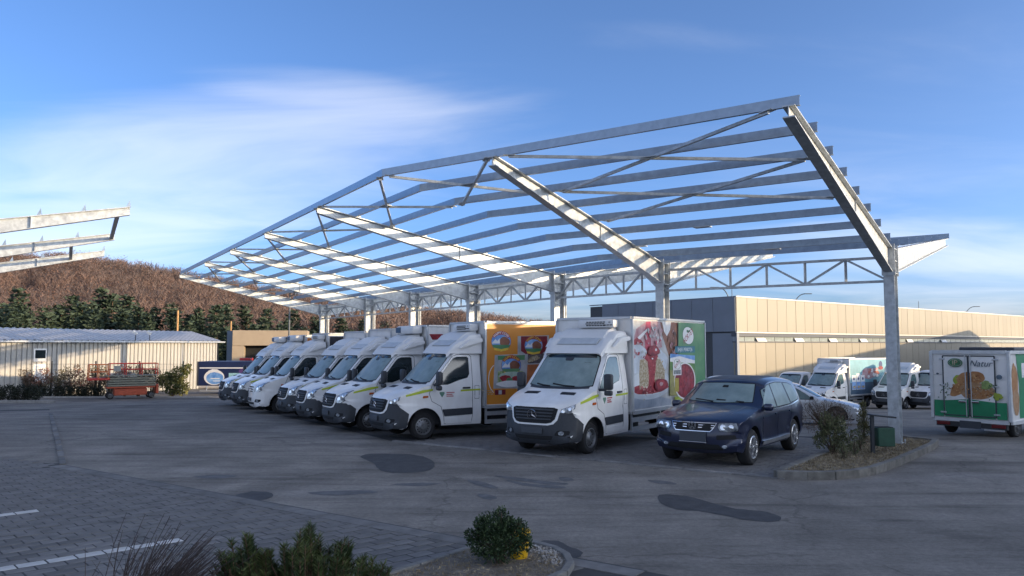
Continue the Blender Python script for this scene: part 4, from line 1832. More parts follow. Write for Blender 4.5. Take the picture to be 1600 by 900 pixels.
def t1_print():
    P = Print()
    X0, Z0 = 1.785, .86
    f = conv(T1, X0, Z0, (970, 480), 5.293)
    Wd, Hd = 4.55 - .09, 2.18
    P.lim = (0, 0, Wd, Hd)
    P.rect(0, 0, Wd, Hd, GREYP)
    # soft background shapes
    P.poly([f(75, 300), f(130, 180), f(215, 120), f(330, 118), f(345, 330), f(200, 390), f(75, 350)], PINK)
    P.poly([f(215, 120), f(250, 118), f(255, 360), f(205, 355), f(200, 200)], ink('rose', (.45, .06, .10), .3, 4))
    P.poly([f(75, 290), f(215, 180), f(225, 195), f(80, 330)], WHITEI)
    P.ell(*f(145, 320), .26, .20, RED, wob=.15, seed=1)
    P.ell(*f(150, 322), .12, .10, PINK, wob=.2, seed=2)
    P.poly([f(330, 125), f(470, 128), f(468, 420), f(400, 400), f(345, 230)], BROWN)
    P.poly([f(345, 120), f(420, 122), f(410, 190), f(385, 240), f(360, 200)], WHITEI)
    P.ell(*f(140, 430), .55, .36, ink('cloth', (.50, .55, .62), .2, 2), wob=.15, seed=6)
    P.ell(*f(330, 450), .42, .30, MATS['ink_cloth'], wob=.12, seed=8)
    P.poly([f(75, 700), f(420, 760), f(420, 830), f(80, 848)], ink('linen', (.22, .27, .34), .3, 2, col2=(.42, .46, .52)))
    # plate, sauce, cake
    P.ell(*f(240, 640), 1.36, .37, ink('plate', (.52, .57, .62), .12, 1.5))
    P.ell(*f(240, 628), 1.18, .30, ink('plate_in', (.62, .66, .70), .1, 1.5))
    P.ell(*f(250, 672), 1.02, .135, RED, wob=.08, seed=4)
    P.poly([f(160, 440), f(178, 428), f(222, 440), f(238, 560), f(232, 655), f(160, 682), f(155, 560)], CREAM)
    P.poly([f(285, 430), f(330, 432), f(368, 520), f(366, 600), f(352, 640), f(282, 650)], CREAM)
    P.poly([f(196, 425), f(222, 372), f(262, 340), f(300, 375), f(315, 420), f(296, 440), f(290, 520), f(282, 600), f(290, 660), f(232, 664), f(236, 560), f(224, 450)], RED)
    BIS = ink('biscuit', (.38, .29, .17), .3, 20)
    PAL = ink('pale_crumb', (.62, .58, .48), .2, 20)
    c = f(196, 560)
    P.speck(c[0], c[1], .20, .66, (BIS, PAL, CREAM), 46, .030, 3)
    c = f(325, 545)
    P.speck(c[0], c[1], .26, .56, (BIS, PAL, CREAM), 46, .032, 4)
    GLOSS = ink('gloss_red', (.55, .16, .17), .2, 12)
    c = f(258, 540)
    P.speck(c[0], c[1], .16, .55, (GLOSS, REDDK), 22, .026, 5)
    c = f(250, 676)
    P.speck(c[0], c[1], .85, .09, (GLOSS, REDDK), 26, .035, 6)
    c = f(150, 330)
    P.speck(c[0], c[1], .45, .30, (PINK, GREYP, RED), 16, .06, 7)
    c = f(270, 250)
    P.speck(c[0], c[1], .55, .34, (PINK, GREYP, MATS['ink_rose'], WHITEI), 26, .07, 8)
    c = f(430, 270)
    P.speck(c[0], c[1], .28, .5, (BROWN, ink('cocoa', (.10, .04, .025), .3, 9), PINK), 20, .07, 9)
    P.ell(*f(268, 360), .34, .135, REDDK, wob=.12, seed=9)
    P.ell(*f(284, 355), .17, .095, RED, wob=.1, seed=2)
    P.ell(*f(286, 352), .06, .035, WHITEI)
    P.ell(*f(330, 640), .40, .155, REDDK, wob=.1, seed=3)
    P.ell(*f(332, 638), .29, .115, RED, wob=.1, seed=7)
    P.ell(*f(330, 634), .10, .05, PINK, wob=.2, seed=1)
    P.ell(*f(256, 425), .05, .02, WHITEI)
    # green side with the brand oval and the pack
    xr = Wd
    g0 = f(470, 128)[0]
    P.poly([(g0, Hd), (xr, Hd), (xr, 0), (f(540, 760)[0], 0), (f(560, 600)[0], .9), (f(470, 400)[0], 1.35)], GREEN)
    P.poly([(f(440, 745)[0], 0), (f(560, 745)[0], 0), (f(548, 735)[0], f(548, 735)[1]), (f(440, 740)[0], f(440, 740)[1])], LIMEI)
    hortex(P, f, 552, 235, 44, 70)
    a, b = f(442, 378), f(606, 322)
    P.rect(a[0], a[1], b[0], b[1], TEAL)
    P.text('SHIJE E PERBOTJA', (a[0] + b[0]) / 2, (a[1] + b[1]) / 2 - .005, .135, WHITEI, offset=.004, sx=.95)
    # pack
    P.poly([f(402, 385), f(606, 400), f(604, 735), f(398, 730)], LIMEI)
    P.poly([f(402, 385), f(606, 400), f(606, 460), f(402, 440)], BLUE)
    P.poly([f(402, 420), f(480, 405), f(606, 440), f(606, 465), f(402, 450)], WHITEI)
    P.poly([f(402, 452), f(606, 466), f(606, 520), f(402, 520)], ink('hills', (.10, .24, .06), .4, 4))
    P.poly([f(402, 520), f(606, 520), f(604, 735), f(398, 730)], ink('pack_lower', (.22, .20, .08), .4, 4, col2=(.36, .34, .12)))
    P.ell(*f(525, 610), .72, .50, WHITEI)
    P.ell(*f(525, 608), .66, .46, REDDK)
    rg = random.Random(5)
    for k in range(26):
        a_ = rg.uniform(0, 6.28)
        q = math.sqrt(rg.random()) * .85
        c = f(525, 608)
        P.ell(c[0] + .56 * q * math.cos(a_), c[1] + .40 * q * math.sin(a_), .115, .075, (RED, ink('berry', (.26, .05, .07), .3, 8))[k % 2], n=12, rot=rg.uniform(-1, 1))
    a, b = f(425, 565), f(492, 415)
    P.rect(a[0], a[1], b[0], b[1], WHITEI)
    hortex(P, f, 460, 470, 26, 40)
    P.rect(a[0] + .04, a[1] + .03, b[0] - .04, a[1] + .14, ink('grey_text', (.22, .24, .25), .4, 12))
    a, b = f(440, 700), f(472, 585)
    P.rect(a[0], a[1], b[0], b[1], ink('mustard', (.42, .34, .06), .2, 9))
    P.build('box_artwork', T1, (X0, -1.0665, Z0), (1, 0, 0), (0, 0, 1))


t1_print()


def cow_badge(P, f, cx, cy, r, plain=False):
    """round dairy badge: arched lettering over mountains and meadow"""
    c = f(cx, cy)
    R_ = abs(f(cx + r, cy)[0] - c[0])
    R_ = max(R_, .05)
    h = abs(f(cx, cy - r)[1] - c[1])
    P.ell(c[0], c[1], R_ * 1.02, h * 1.02, BROWN)
    P.ell(c[0], c[1], R_ * .98, h * .98, BLUE)
    P.poly([(c[0] - R_ * .95, c[1] - h * .2), (c[0] - R_ * .6, c[1] + h * .25), (c[0] - R_ * .4, c[1] + h * .05), (c[0] - R_ * .15, c[1] + h * .35), (c[0] + R_ * .1, c[1] - h * .2)], WHITEI)
    P.ell(c[0] + R_ * .35, c[1] - h * .05, R_ * .52, h * .55, BROWN, wob=.08, seed=4)
    P.ell(c[0], c[1], R_ * .97, h * .97, GREEN, a0=math.pi + .35, a1=2 * math.pi - .35)
    P.poly([(c[0] - R_ * .75, c[1] - h * .62), (c[0], c[1] - h * .78), (c[0] + R_ * .75, c[1] - h * .62), (c[0] + R_ * .7, c[1] - h * .86), (c[0], c[1] - h * 1.02), (c[0] - R_ * .7, c[1] - h * .86)], YEL)
    # red arch
    pts = []
    for k in range(17):
        a = R(150) - R(120) * k / 16
        pts.append((c[0] + R_ * 1.06 * math.cos(a), c[1] + h * 1.08 * math.sin(a)))
    for k in range(17):
        a = R(30) + R(120) * k / 16
        pts.append((c[0] + R_ * .80 * math.cos(a), c[1] + h * .70 * math.sin(a)))
    P.poly(pts, RED)
    P.text('HAPPY COW', c[0], c[1] + h * .89, h * .36, YEL if plain else WHITEI, offset=.02, sx=.80 * R_ / h, arc=R_ * .98)


def t2_print():
    P = Print()
    X0, Z0 = 1.785, .86
    f = conv(T2, X0, Z0, (740, 480), 6.43)
    P.rect(0, 0, 4.46, 2.18, mat('orange_wrap', (.62, .24, .030), .42, var=.05, scale=1.2))
    cow_badge(P, f, 280, 345, 98)
    # pack behind, dark red
    P.poly([f(445, 290), f(760, 282), f(760, 580), f(445, 575)], GREYP)
    P.poly([f(478, 292), f(742, 290), f(742, 420), f(690, 470), f(540, 480), f(478, 440)], REDDK)
    cow_badge(P, f, 605, 385, 90, True)
    P.poly([f(545, 480), f(742, 462), f(742, 560), f(550, 565)], ink('black_band', (.05, .04, .05), .3, 9, col2=(.14, .12, .12)))
    P.ell(*f(600, 520), .22, .07, CREAM, wob=.25, seed=5, rot=.3)
    P.poly([f(525, 578), f(742, 570), f(742, 760), f(525, 760)], ink('rust', (.42, .14, .05), .25, 4))
    # pack in front
    P.poly([f(215, 480), f(548, 470), f(530, 815), f(200, 818)], GREYP)
    P.poly([f(245, 488), f(518, 480), f(515, 530), f(245, 530)], GREEN)
    P.poly([f(245, 640), f(500, 640), f(490, 790), f(240, 790)], ink('salad', (.10, .22, .06), .5, 9, col2=(.45, .50, .30)))
    cow_badge(P, f, 380, 585, 98, True)
    P.ell(*f(390, 690), .42, .12, ink('pale_green', (.40, .50, .42), .15), wob=.05)
    P.ell(*f(320, 715), .17, .09, RED, wob=.15, seed=2)
    P.ell(*f(375, 735), .16, .07, GREEN, wob=.2, seed=3)
    P.ell(*f(430, 720), .14, .08, RED, wob=.15, seed=4)
    P.ell(*f(360, 770), .40, .09, WHITEI, wob=.08, seed=6)
    # arc line, small red label
    pts = []
    c = f(245, 720)
    for k in range(13):
        a = R(115) + R(130) * k / 12
        pts.append((c[0] + .30 * math.cos(a), c[1] + .42 * math.sin(a)))
    pts += [(c[0] + (p[0] - c[0]) * .93, c[1] + (p[1] - c[1]) * .96) for p in pts[::-1]]
    P.poly(pts, WHITEI)
    a, b = f(215, 882), f(322, 828)
    P.rect(a[0], a[1], b[0], b[1], REDDK)
    P.rect(a[0] + (b[0] - a[0]) * .35, a[1] + .01, a[0] + (b[0] - a[0]) * .65, b[1] - .01, GREYP)
    for k in range(3):
        P.rect(a[0] - .42 + k * .06, a[1] + .12 - k * .05, a[0] - .05, a[1] + .135 - k * .05, CREAM)
    P.build('box_artwork', T2, (X0, -1.0665, Z0), (1, 0, 0), (0, 0, 1))


t2_print()
for (t, pts, m, nm) in ((T3, [(671, 522), (692, 522), (692, 530), (676, 531)], RED, 'red_mark'),
                        (T6, [(514, 526), (540, 526), (540, 556), (514, 556)], ink('near_black', (.02, .02, .03), .2), 'black_panel'),
                        (T7, [(477, 528), (492, 528), (492, 541), (477, 541)], ink('orange_mark', (.55, .20, .05), .2), 'orange_mark')):
    P = Print()
    q = [side_hit(t, *p) for p in pts]
    q = [(max(1.80, min(6.2, a)), max(.9, min(3.02, b))) for a, b in q]
    P.poly(q, m)
    if t is T6:
        P.text('F', 2.75, 2.62, .42, WHITEI, offset=.01)
    P.build(nm, t, (0, -1.0665, 0), (1, 0, 0), (0, 0, 1))


# ------------------------------------------------------------------ cars
def make_car(root, prof, yh, wb, r_w, w_w, arch_r, paint, glass, sill, rim='alloy', windows=(), screen=None, rear_x=None):
    bottom = []
    last = prof[-1]
    bottom += [(wb + arch_r + .04, sill)] + arch_pts(wb, arch_r, sill, 14, r_w) + [(wb - arch_r - .05, sill), (arch_r + .05, sill)] + arch_pts(0, arch_r, sill, 14, r_w) + [(-arch_r - .06, sill)]
    S = Shell(prof, yh, bottom)
    link('body', S.mesh('body', 42), paint, root)
    for sg in (-1, 1):
        arch_liner(root, 0, arch_r, sg, yh, cz=r_w, z0=sill)
        arch_liner(root, wb, arch_r, sg, yh, cz=r_w, z0=sill)
        for x in (0, wb):
            wheel(root, x, sg * .81, r_w, w_w, sg, rim)
    mb = MB()
    mb.bbox(((wb) / 2, 0, sill + .12), (wb + 1.2, 1.5, .3), .05)
    mb.build('floor_pan', BLACK, root)
    if screen:
        S.panel('windshield_seal', [(y * 1.03, z + (.015 if z > 1.35 else -.012)) for y, z in screen], 'F', BLACK, root, .002, .01)
        S.panel('windshield', screen, 'F', glass, root, .006, .01)
    for sg, vw in ((-1, 'R'), (1, 'L')):
        for wn_ in windows:
            cx = sum(p[0] for p in wn_) / len(wn_)
            cz = sum(p[1] for p in wn_) / len(wn_)
            S.panel('window_seal', [(cx + (x - cx) * 1.045, cz + (z - cz) * 1.07) for x, z in wn_], vw, BLACK, root, .002, .01)
            S.panel('side_window', wn_, vw, glass, root, .006, .01)
    return S


def suv_yh(x, z):
    w = .955
    if z > 1.0:
        w -= .33 * (z - 1.0) ** 1.12
    if z < .55:
        w -= .10 * ((.55 - z) / .3) ** 2
    w += .014 * math.exp(-((z - .93) / .07) ** 2)
    w -= .014 * math.exp(-((z - .62) / .10) ** 2)
    if x < .0:
        w -= .17 * (min(1, -x / .95)) ** 2.4
    if x > 3.1:
        w -= .10 * ((x - 3.1) / .8) ** 2
    for cx in (0, 2.855):
        w += .022 * math.exp(-(((x - cx) ** 2 + (z - .36) ** 2) ** .5 - .50) ** 2 / .006)
    return w


NAVYP = mat('navy_car_paint', (.009, .015, .045), .28, .15, var=.1, scale=2, coat=.8)
SILVER = mat('silver_car_paint', (.58, .59, .60), .3, .35, var=.04, scale=2, coat=.6)


def build_suv():
    lab = 'dark navy four wheel drive car parked beside the dessert picture truck'
    left = Vector((-B1.y, B1.x))
    c = Vector((4.80, 16.36)) + left * .81
    t = thing('parked_car', lab, 'car', (c.x, c.y, gz(c.x, c.y)), math.atan2(B1.y, B1.x))
    prof = [(-.72, .27, .08, 2.4), (-.86, .36, .24, 2.4), (-.905, .52, .33, 2.5), (-.90, .68, .33, 2.6), (-.865, .82, .30, 2.6), (-.80, .905, .20, 2.8), (-.66, .965, .10, 3.4),
            (-.30, 1.045, .06, 4), (.12, 1.115, .055, 4), (.42, 1.165, .06, 4), (.50, 1.195, .10, 2.6), (.82, 1.40, .13, 2.2), (1.14, 1.60, .12, 2.6), (1.26, 1.655, .10, 3.4), (1.6, 1.71, .09, 4), (2.2, 1.725, .09, 4), (2.9, 1.70, .09, 4),
            (3.28, 1.655, .09, 3.6), (3.42, 1.58, .12, 2.8), (3.62, 1.28, .16, 2.6), (3.72, 1.05, .18, 2.6), (3.80, .85, .18, 2.6), (3.85, .62, .2, 2.6), (3.80, .42, .12, 2.6), (3.66, .33, .04, 2.6)]
    wins = [[(.66, 1.09), (.84, 1.26), (1.10, 1.46), (1.32, 1.545), (1.50, 1.57), (1.54, 1.09)],
            [(1.62, 1.09), (1.58, 1.575), (2.0, 1.59), (2.40, 1.575), (2.58, 1.10)],
            [(2.66, 1.12), (2.50, 1.565), (2.85, 1.54), (3.05, 1.49), (3.26, 1.20), (3.22, 1.16)]]
    scr = [(-.70, 1.225), (0, 1.20), (.70, 1.225), (.585, 1.575), (0, 1.595), (-.585, 1.575)]
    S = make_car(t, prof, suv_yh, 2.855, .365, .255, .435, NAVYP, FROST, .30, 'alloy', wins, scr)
    for a, b in (((-.55, 1.215), (.05, 1.25)), ((.10, 1.21), (.55, 1.245))):
        S.strip('wiper', [a, b], .022, 'F', BLACK, t, .016)
    S.panel('mirror_pod', rnd([(-.07, 1.50), (.07, 1.50), (.06, 1.545), (-.06, 1.545)], .015), 'F', BLACK, t, .010, .004)
    S.panel('roof_frost', rnd([(1.30, -.58), (1.30, .58), (3.20, .55), (3.20, -.55)], .12, 4), 'T', mat('frosty_paint', (.075, .088, .11), .62, var=.3, scale=4), t, .003, .006)
    # chrome belt line, roof rail, side step, handles
    for sg, vw in ((-1, 'R'), (1, 'L')):
        S.strip('belt_trim', [(.64, 1.055), (1.2, 1.052), (2.0, 1.055), (2.7, 1.075), (3.24, 1.135), (3.31, 1.20)], .022, vw, CHROME, t, .010)
        S.strip('sill_trim', [(.50, .41), (1.4, .40), (2.36, .405)], .075, vw, mat('satin_alloy', (.55, .56, .58), .3, .8), t, .035, False, .06)
        S.strip('door_gap', dens([(.60, .46), (.56, .8), (.58, 1.04)], .1), .010, vw, BLACK, t, .003, False, .008)
        S.strip('door_gap', dens([(1.58, .44), (1.58, .8), (1.58, 1.05)], .1), .010, vw, BLACK, t, .003, False, .008)
        S.strip('door_gap', dens([(2.40, .60), (2.52, .86), (2.62, 1.06)], .1), .010, vw, BLACK, t, .003, False, .008)
        for x in (1.36, 2.36):
            S.panel('door_handle', rnd([(x, .935), (x + .17, .94), (x + .17, .975), (x, .97)], .012), vw, NAVYP, t, .022, .03)
        mb = MB()
        mb.bbox((.70, sg * 1.035, 1.13), (.15, .20, .15), .05)
        mb.beam((.70, sg * .90, 1.075), (.70, sg * 1.0, 1.09), .08, .05)
        mr = mb.build('mirror', NAVYP, t, smooth=60)
        mb = MB()
        mb.bbox((.772, sg * 1.035, 1.13), (.012, .165, .115), .004)
        mb.build('mirror_glass', CHROME, mr)
    # face
    gr = [(-.47, .875), (.47, .875), (.40, .76), (.36, .72), (-.36, .72), (-.40, .76)]
    g = S.panel('grille', gr, 'F', BLACK, t, .008, .02)
    S.strip('grille_chrome', dens(gr, .12), .013, 'F', CHROME, t, .014, True)
    for z in (.835, .79):
        S.strip('grille_bar', [(-.43, z), (-.12, z)], .014, 'F', CHROME, t, .014)
        S.strip('grille_bar', [(.12, z), (.43, z)], .014, 'F', CHROME, t, .014)
    p, n_ = S.hit('F', 0, .825)
    e = MB()
    for k in range(20):
        a0, a1 = 2 * math.pi * k / 20, 2 * math.pi * (k + 1) / 20
        e.beam((0, math.cos(a0) * .075, math.sin(a0) * .075), (0, math.cos(a1) * .075, math.sin(a1) * .075), .010, .014, up=(1, 0, 0))
    for pts in (((-.035, .06), (0, .012), (.035, .06)), ((-.062, .035), (-.028, -.058), (0, .0), (.028, -.058), (.062, .035))):
        for q0, q1 in zip(pts, pts[1:]):
            e.beam((0, q0[0], q0[1]), (0, q1[0], q1[1]), .010, .014, up=(1, 0, 0))
    e.build('round_emblem', CHROME, t, p + Vector((-.026, 0, 0)))
    for sg in (-1, 1):
        hl = [(sg * y, z) for y, z in ((.51, .875), (.50, .80), (.54, .735), (.70, .725), (.86, .745), (.875, .80), (.83, .885), (.66, .885))]
        S.panel('lamp_surround', [(sg * .68 + (y - sg * .68) * 1.05, .806 + (z - .806) * 1.1) for y, z in hl], 'F', BLACK, t, .004, .015, step=.05)
        h = S.panel('headlight', hl, 'F', mat('car_lamp', (.20, .22, .24), .08, .2, var=.5, scale=16, coat=1.0), t, .010, .02, step=.05)
        for y in (.59, .74):
            S.panel('reflector', [(sg * y + .052 * math.cos(a), .805 + .052 * math.sin(a)) for a in [k * math.pi / 6 for k in range(12)]], 'F', CHROME, h, .014, .004, step=.2)
        S.panel('fog_lamp', [(sg * .62 + .05 * math.cos(a), .43 + .03 * math.sin(a)) for a in [k * math.pi / 6 for k in range(12)]], 'F', LAMP, t, .012, .02, step=.2)
        S.panel('intake', rnd([(sg * .48, .56), (sg * .82, .58), (sg * .80, .66), (sg * .48, .65)], .02), 'F', BLACK, t, .005, .015)
        S.strip('hood_crease', [(-.70, sg * .50), (-.3, sg * .56), (.1, sg * .62), (.4, sg * .66)], .012, 'T', NAVYP, t, .006)
    S.panel('lower_intake', rnd([(-.60, .36), (.60, .36), (.52, .47), (-.52, .47)], .03), 'F', BLACK, t, .005, .015)
    mb = MB()
    p, n_ = S.hit('F', 0, .62)
    mb.bbox((p.x - .02, -.02, .615), (.02, .56, .20), .006)
    mb.build('number_plate', PLATE, t)
    mb = MB()
    mb.bbox((p.x - .022, -.02, .506), (.022, .58, .016), .004)
    mb.build('plate_trim', CHROME, t)
    for sg in (-1, 1):
        S.panel('tail_light', [(sg * .62, .88), (sg * .84, .90), (sg * .80, 1.10), (sg * .62, 1.08)], 'B', REDL, t, .01, .02)
    S.panel('rear_window', [(-.60, 1.18), (.60, 1.18), (.54, 1.52), (-.54, 1.52)], 'B', GLASS, t, .006, .01)
    return t


build_suv()


def wagon_yh(x, z):
    w = .90
    if z > .90:
        w -= .36 * (z - .90) ** 1.1
    if z < .45:
        w -= .08 * ((.45 - z) / .25) ** 2
    w += .012 * math.exp(-((z - .80) / .06) ** 2)
    if x < .1:
        w -= .17 * (min(1.1, (.1 - x) / .95)) ** 2.3
    if x > 3.0:
        w -= .12 * ((x - 3.0) / .75) ** 2
    return w


def build_wagon(label, loc, back, paint, tall=0.0, name='parked_car', cat='car'):
    t = thing(name, label, cat, loc, math.atan2(back[1], back[0]))
    k = tall
    prof = [(-.70, .22, .08, 2.4), (-.84, .32, .22, 2.4), (-.90, .46, .33, 2.5), (-.88, .60, .31, 2.6), (-.82, .70, .22, 2.8), (-.66, .76, .12, 3.2), (-.30, .84, .07, 4), (.10, .91, .06, 4), (.36, .96, .07, 4),
            (.46, 1.0, .11, 2.6), (.85, 1.22 + k * .5, .13, 2.2), (1.22, 1.40 + k, .12, 2.6), (1.36, 1.445 + k, .10, 3.4), (1.7, 1.49 + k, .09, 4), (2.3, 1.50 + k, .09, 4), (2.9, 1.46 + k, .09, 4), (3.3, 1.40 + k, .09, 3.6), (3.46, 1.33 + k, .12, 2.8), (3.62, 1.05 + k * .5, .16, 2.6), (3.70, .85, .18, 2.6), (3.75, .60, .2, 2.6), (3.70, .36, .12, 2.6), (3.55, .26, .04, 2.6)]
    b = .925
    wins = [[(.74, b), (1.02, 1.12 + k * .5), (1.30, 1.285 + k), (1.52, 1.34 + k), (1.62, 1.35 + k), (1.62, b)],
            [(1.70, b), (1.70, 1.355 + k), (2.1, 1.36 + k), (2.48, 1.335 + k), (2.60, b + .01)],
            [(2.68, b + .01), (2.58, 1.33 + k), (2.9, 1.29 + k), (3.16, 1.23 + k), (3.34, b + .06)]]
    scr = [(-.66, 1.02), (0, 1.0), (.66, 1.02), (.57, 1.36 + k), (0, 1.38 + k), (-.57, 1.36 + k)]
    S = make_car(t, prof, wagon_yh, 2.71, .325, .215, .385, paint, TEALGLASS, .24, 'alloy', wins, scr)
    for sg, vw in ((-1, 'R'), (1, 'L')):
        for pts in ([(.62, .38), (.60, .7), (.70, .90)], [(1.66, .34), (1.66, .7), (1.66, .91)], [(2.42, .5), (2.55, .7), (2.64, .91)]):
            S.strip('door_gap', dens(pts, .1), .010, vw, BLACK, t, .003, False, .008)
        for x in (1.42, 2.36):
            S.panel('door_handle', rnd([(x, .79), (x + .18, .80), (x + .18, .835), (x, .825)], .012), vw, paint, t, .02, .03)
        S.strip('roof_rail', [(1.35, 1.40 + k), (2.2, 1.43 + k), (3.0, 1.36 + k)], .03, vw, ALU, t, .02)
        mb = MB()
        mb.bbox((.80, sg * .99, .98), (.13, .17, .12), .04)
        mb.beam((.80, sg * .86, .93), (.80, sg * .96, .95), .06, .04)
        mb.build('mirror', BLACK, t, smooth=60)
        hl = [(sg * y, z) for y, z in ((.50, .68), (.48, .61), (.62, .55), (.82, .60), (.84, .70), (.70, .72))]
        S.panel('headlight', hl, 'F', LAMP, t, .008, .02, step=.05)
        S.panel('tail_light', [(sg * .60, .72), (sg * .82, .74), (sg * .80, .90), (sg * .60, .90)], 'B', REDL, t, .01, .02)
    S.panel('grille', [(-.40, .67), (.40, .67), (.32, .40), (-.32, .40)], 'F', BLACK, t, .008, .02)
    S.strip('grille_chrome', [(-.38, .655), (0, .655), (.38, .655)], .02, 'F', CHROME, t, .013)
    S.panel('number_plate', [(-.26, .46), (.26, .46), (.26, .57), (-.26, .57)], 'F', PLATE, t, .016, .02)
    return t


# silver estate: nose to the right of the picture
_w = gp(1306, 661)
_bk = Vector((-.93, .36)).normalized()
_c = Vector((_w.x, _w.y)) + Vector((_bk.y, -_bk.x)) * -.80
build_wagon('silver estate car parked behind the leafless shrub of the planted island', (_c.x, _c.y, gz(_c.x, _c.y)), _bk, SILVER)
_q = at(1118, 600, 43)
build_wagon('white small van whose roof shows between the dessert truck and navy car', (_q.x - .6, _q.y - 1.0, gz(_q.x, _q.y)), Vector((.5, .86)).normalized(), WHITE, .42, 'small_van', 'van')


# ------------------------------------------------------------------ trucks parked behind the canopy on the lower yard
BK9 = Vector((.80, .60)).normalized()


def truck_loc(px, py, Y, lx, ly, back):
    p = at(px, py, Y)
    b = Vector(back)
    l_ = Vector((-b.y, b.x))
    c = Vector((p.x, p.y)) - b * lx - l_ * ly
    return (c.x, c.y, gz(c.x, c.y))


G9 = 'white trucks parked on the lower yard before the factory'
T9 = van_truck('white truck with a blue food picture on its box, before the factory', 'new', truck_loc(1328, 612, 50.0, 1.74, -1.08, BK9), BK9, G9, fridge='slots', stripes=False, side_glass=TEALGLASS)


def t9_print():
    P = Print()
    X0, Z0 = 1.785, .86
    f = conv(T9, X0, Z0, (1180, 540), 5.926)
    W_, H_ = 4.46, 2.18
    P.rect(0, 0, W_, H_, ink('aqua', (.16, .36, .44), .15, 1))
    P.rect(0, 0, W_, .74, ink('slate', (.06, .11, .17), .2, 2))
    rg = random.Random(3)
    for k in range(9):
        x = .12 + k * .13
        P.poly([(x, .8), (x + .07, .8), (x + .03 + rg.uniform(-.04, .04), 1.45 + rg.uniform(0, .5))], ink('weed', (.03, .12, .14), .3, 5))
    P.ell(2.35, 1.28, .95, .34, PINK, wob=.12, seed=3)
    for k in range(22):
        P.ell(1.7 + rg.random() * 1.8, 1.08 + rg.random() * .48, .16, .09, (WHITEI, PINK, ink('prawn', (.50, .15, .10), .2, 6))[k % 3], n=10, wob=.15, seed=k)
    for k in range(3):
        x = .25 + k * .52
        P.rect(x, .30, x + .46, 1.20 + .1 * (k == 1), WHITEI)
        P.rect(x + .02, .32, x + .44, .78, BLUE)
        P.ell(x + .23, .98, .10, .09, ink('navy_mark', (.02, .05, .16), .1))
        P.ell(x + .26, .46, .17, .09, CREAM, wob=.2, seed=k)
    P.ell(3.75, 1.85, .22, .22, ink('navy_mark', (.02, .05, .16), .1))
    P.ell(3.75, 1.62, .30, .12, REDDK)
    P.build('box_artwork', T9, (X0, -1.0665, Z0), (1, 0, 0), (0, 0, 1))


t9_print()


def flatbed(label, loc, back, rack=True, fairing=False, group=None):
    t = thing('flatbed_truck', label, 'truck', loc, math.atan2(back[1], back[0]), group)
    make_cab(t, 'mid', TEALGLASS)
    if fairing:
        make_deflector(t)
    mb = MB()
    mb.box((3.6, 0, .82), (3.6, 2.0, .10))
    for sy in (-.4, .4):
        mb.beam((1.2, sy, .6), (5.3, sy, .6), .08, .16)
    mb.build('load_bed', PLAST, t)
    for sy in (-1, 1):
        mb = MB()
        mb.box((3.6, sy * 1.0, 1.08), (3.6, .03, .40))
        mb.build('drop_side', ALU, t)
        wheel(t, 3.95, sy * .85, .355, .215, sy)
    mb = MB()
    for sy in (-.9, .9):
        mb.beam((1.82, sy, .85), (1.82, sy, 2.25), .05, .05, up=(1, 0, 0))
    for z in (1.3, 1.8, 2.25):
        mb.beam((1.82, -.9, z), (1.82, .9, z), .04, .05)
    mb.build('headboard', PLAST, t)
    return t


PK = flatbed('white flatbed pickup left of the blue picture truck, behind the navy car', truck_loc(1262, 592, 53.5, 1.2, -.95, BK9), BK9, group=G9)
T10 = flatbed('white truck cab with roof fairing half hidden behind the nearest column', truck_loc(1436, 606, 50.0, 1.5, -.99, BK9), BK9, fairing=True, group=G9)
T11 = dup(PK, truck_loc(1478, 606, 49.0, .5, -.99, BK9), None, 'white truck nose showing left of the green and white truck')


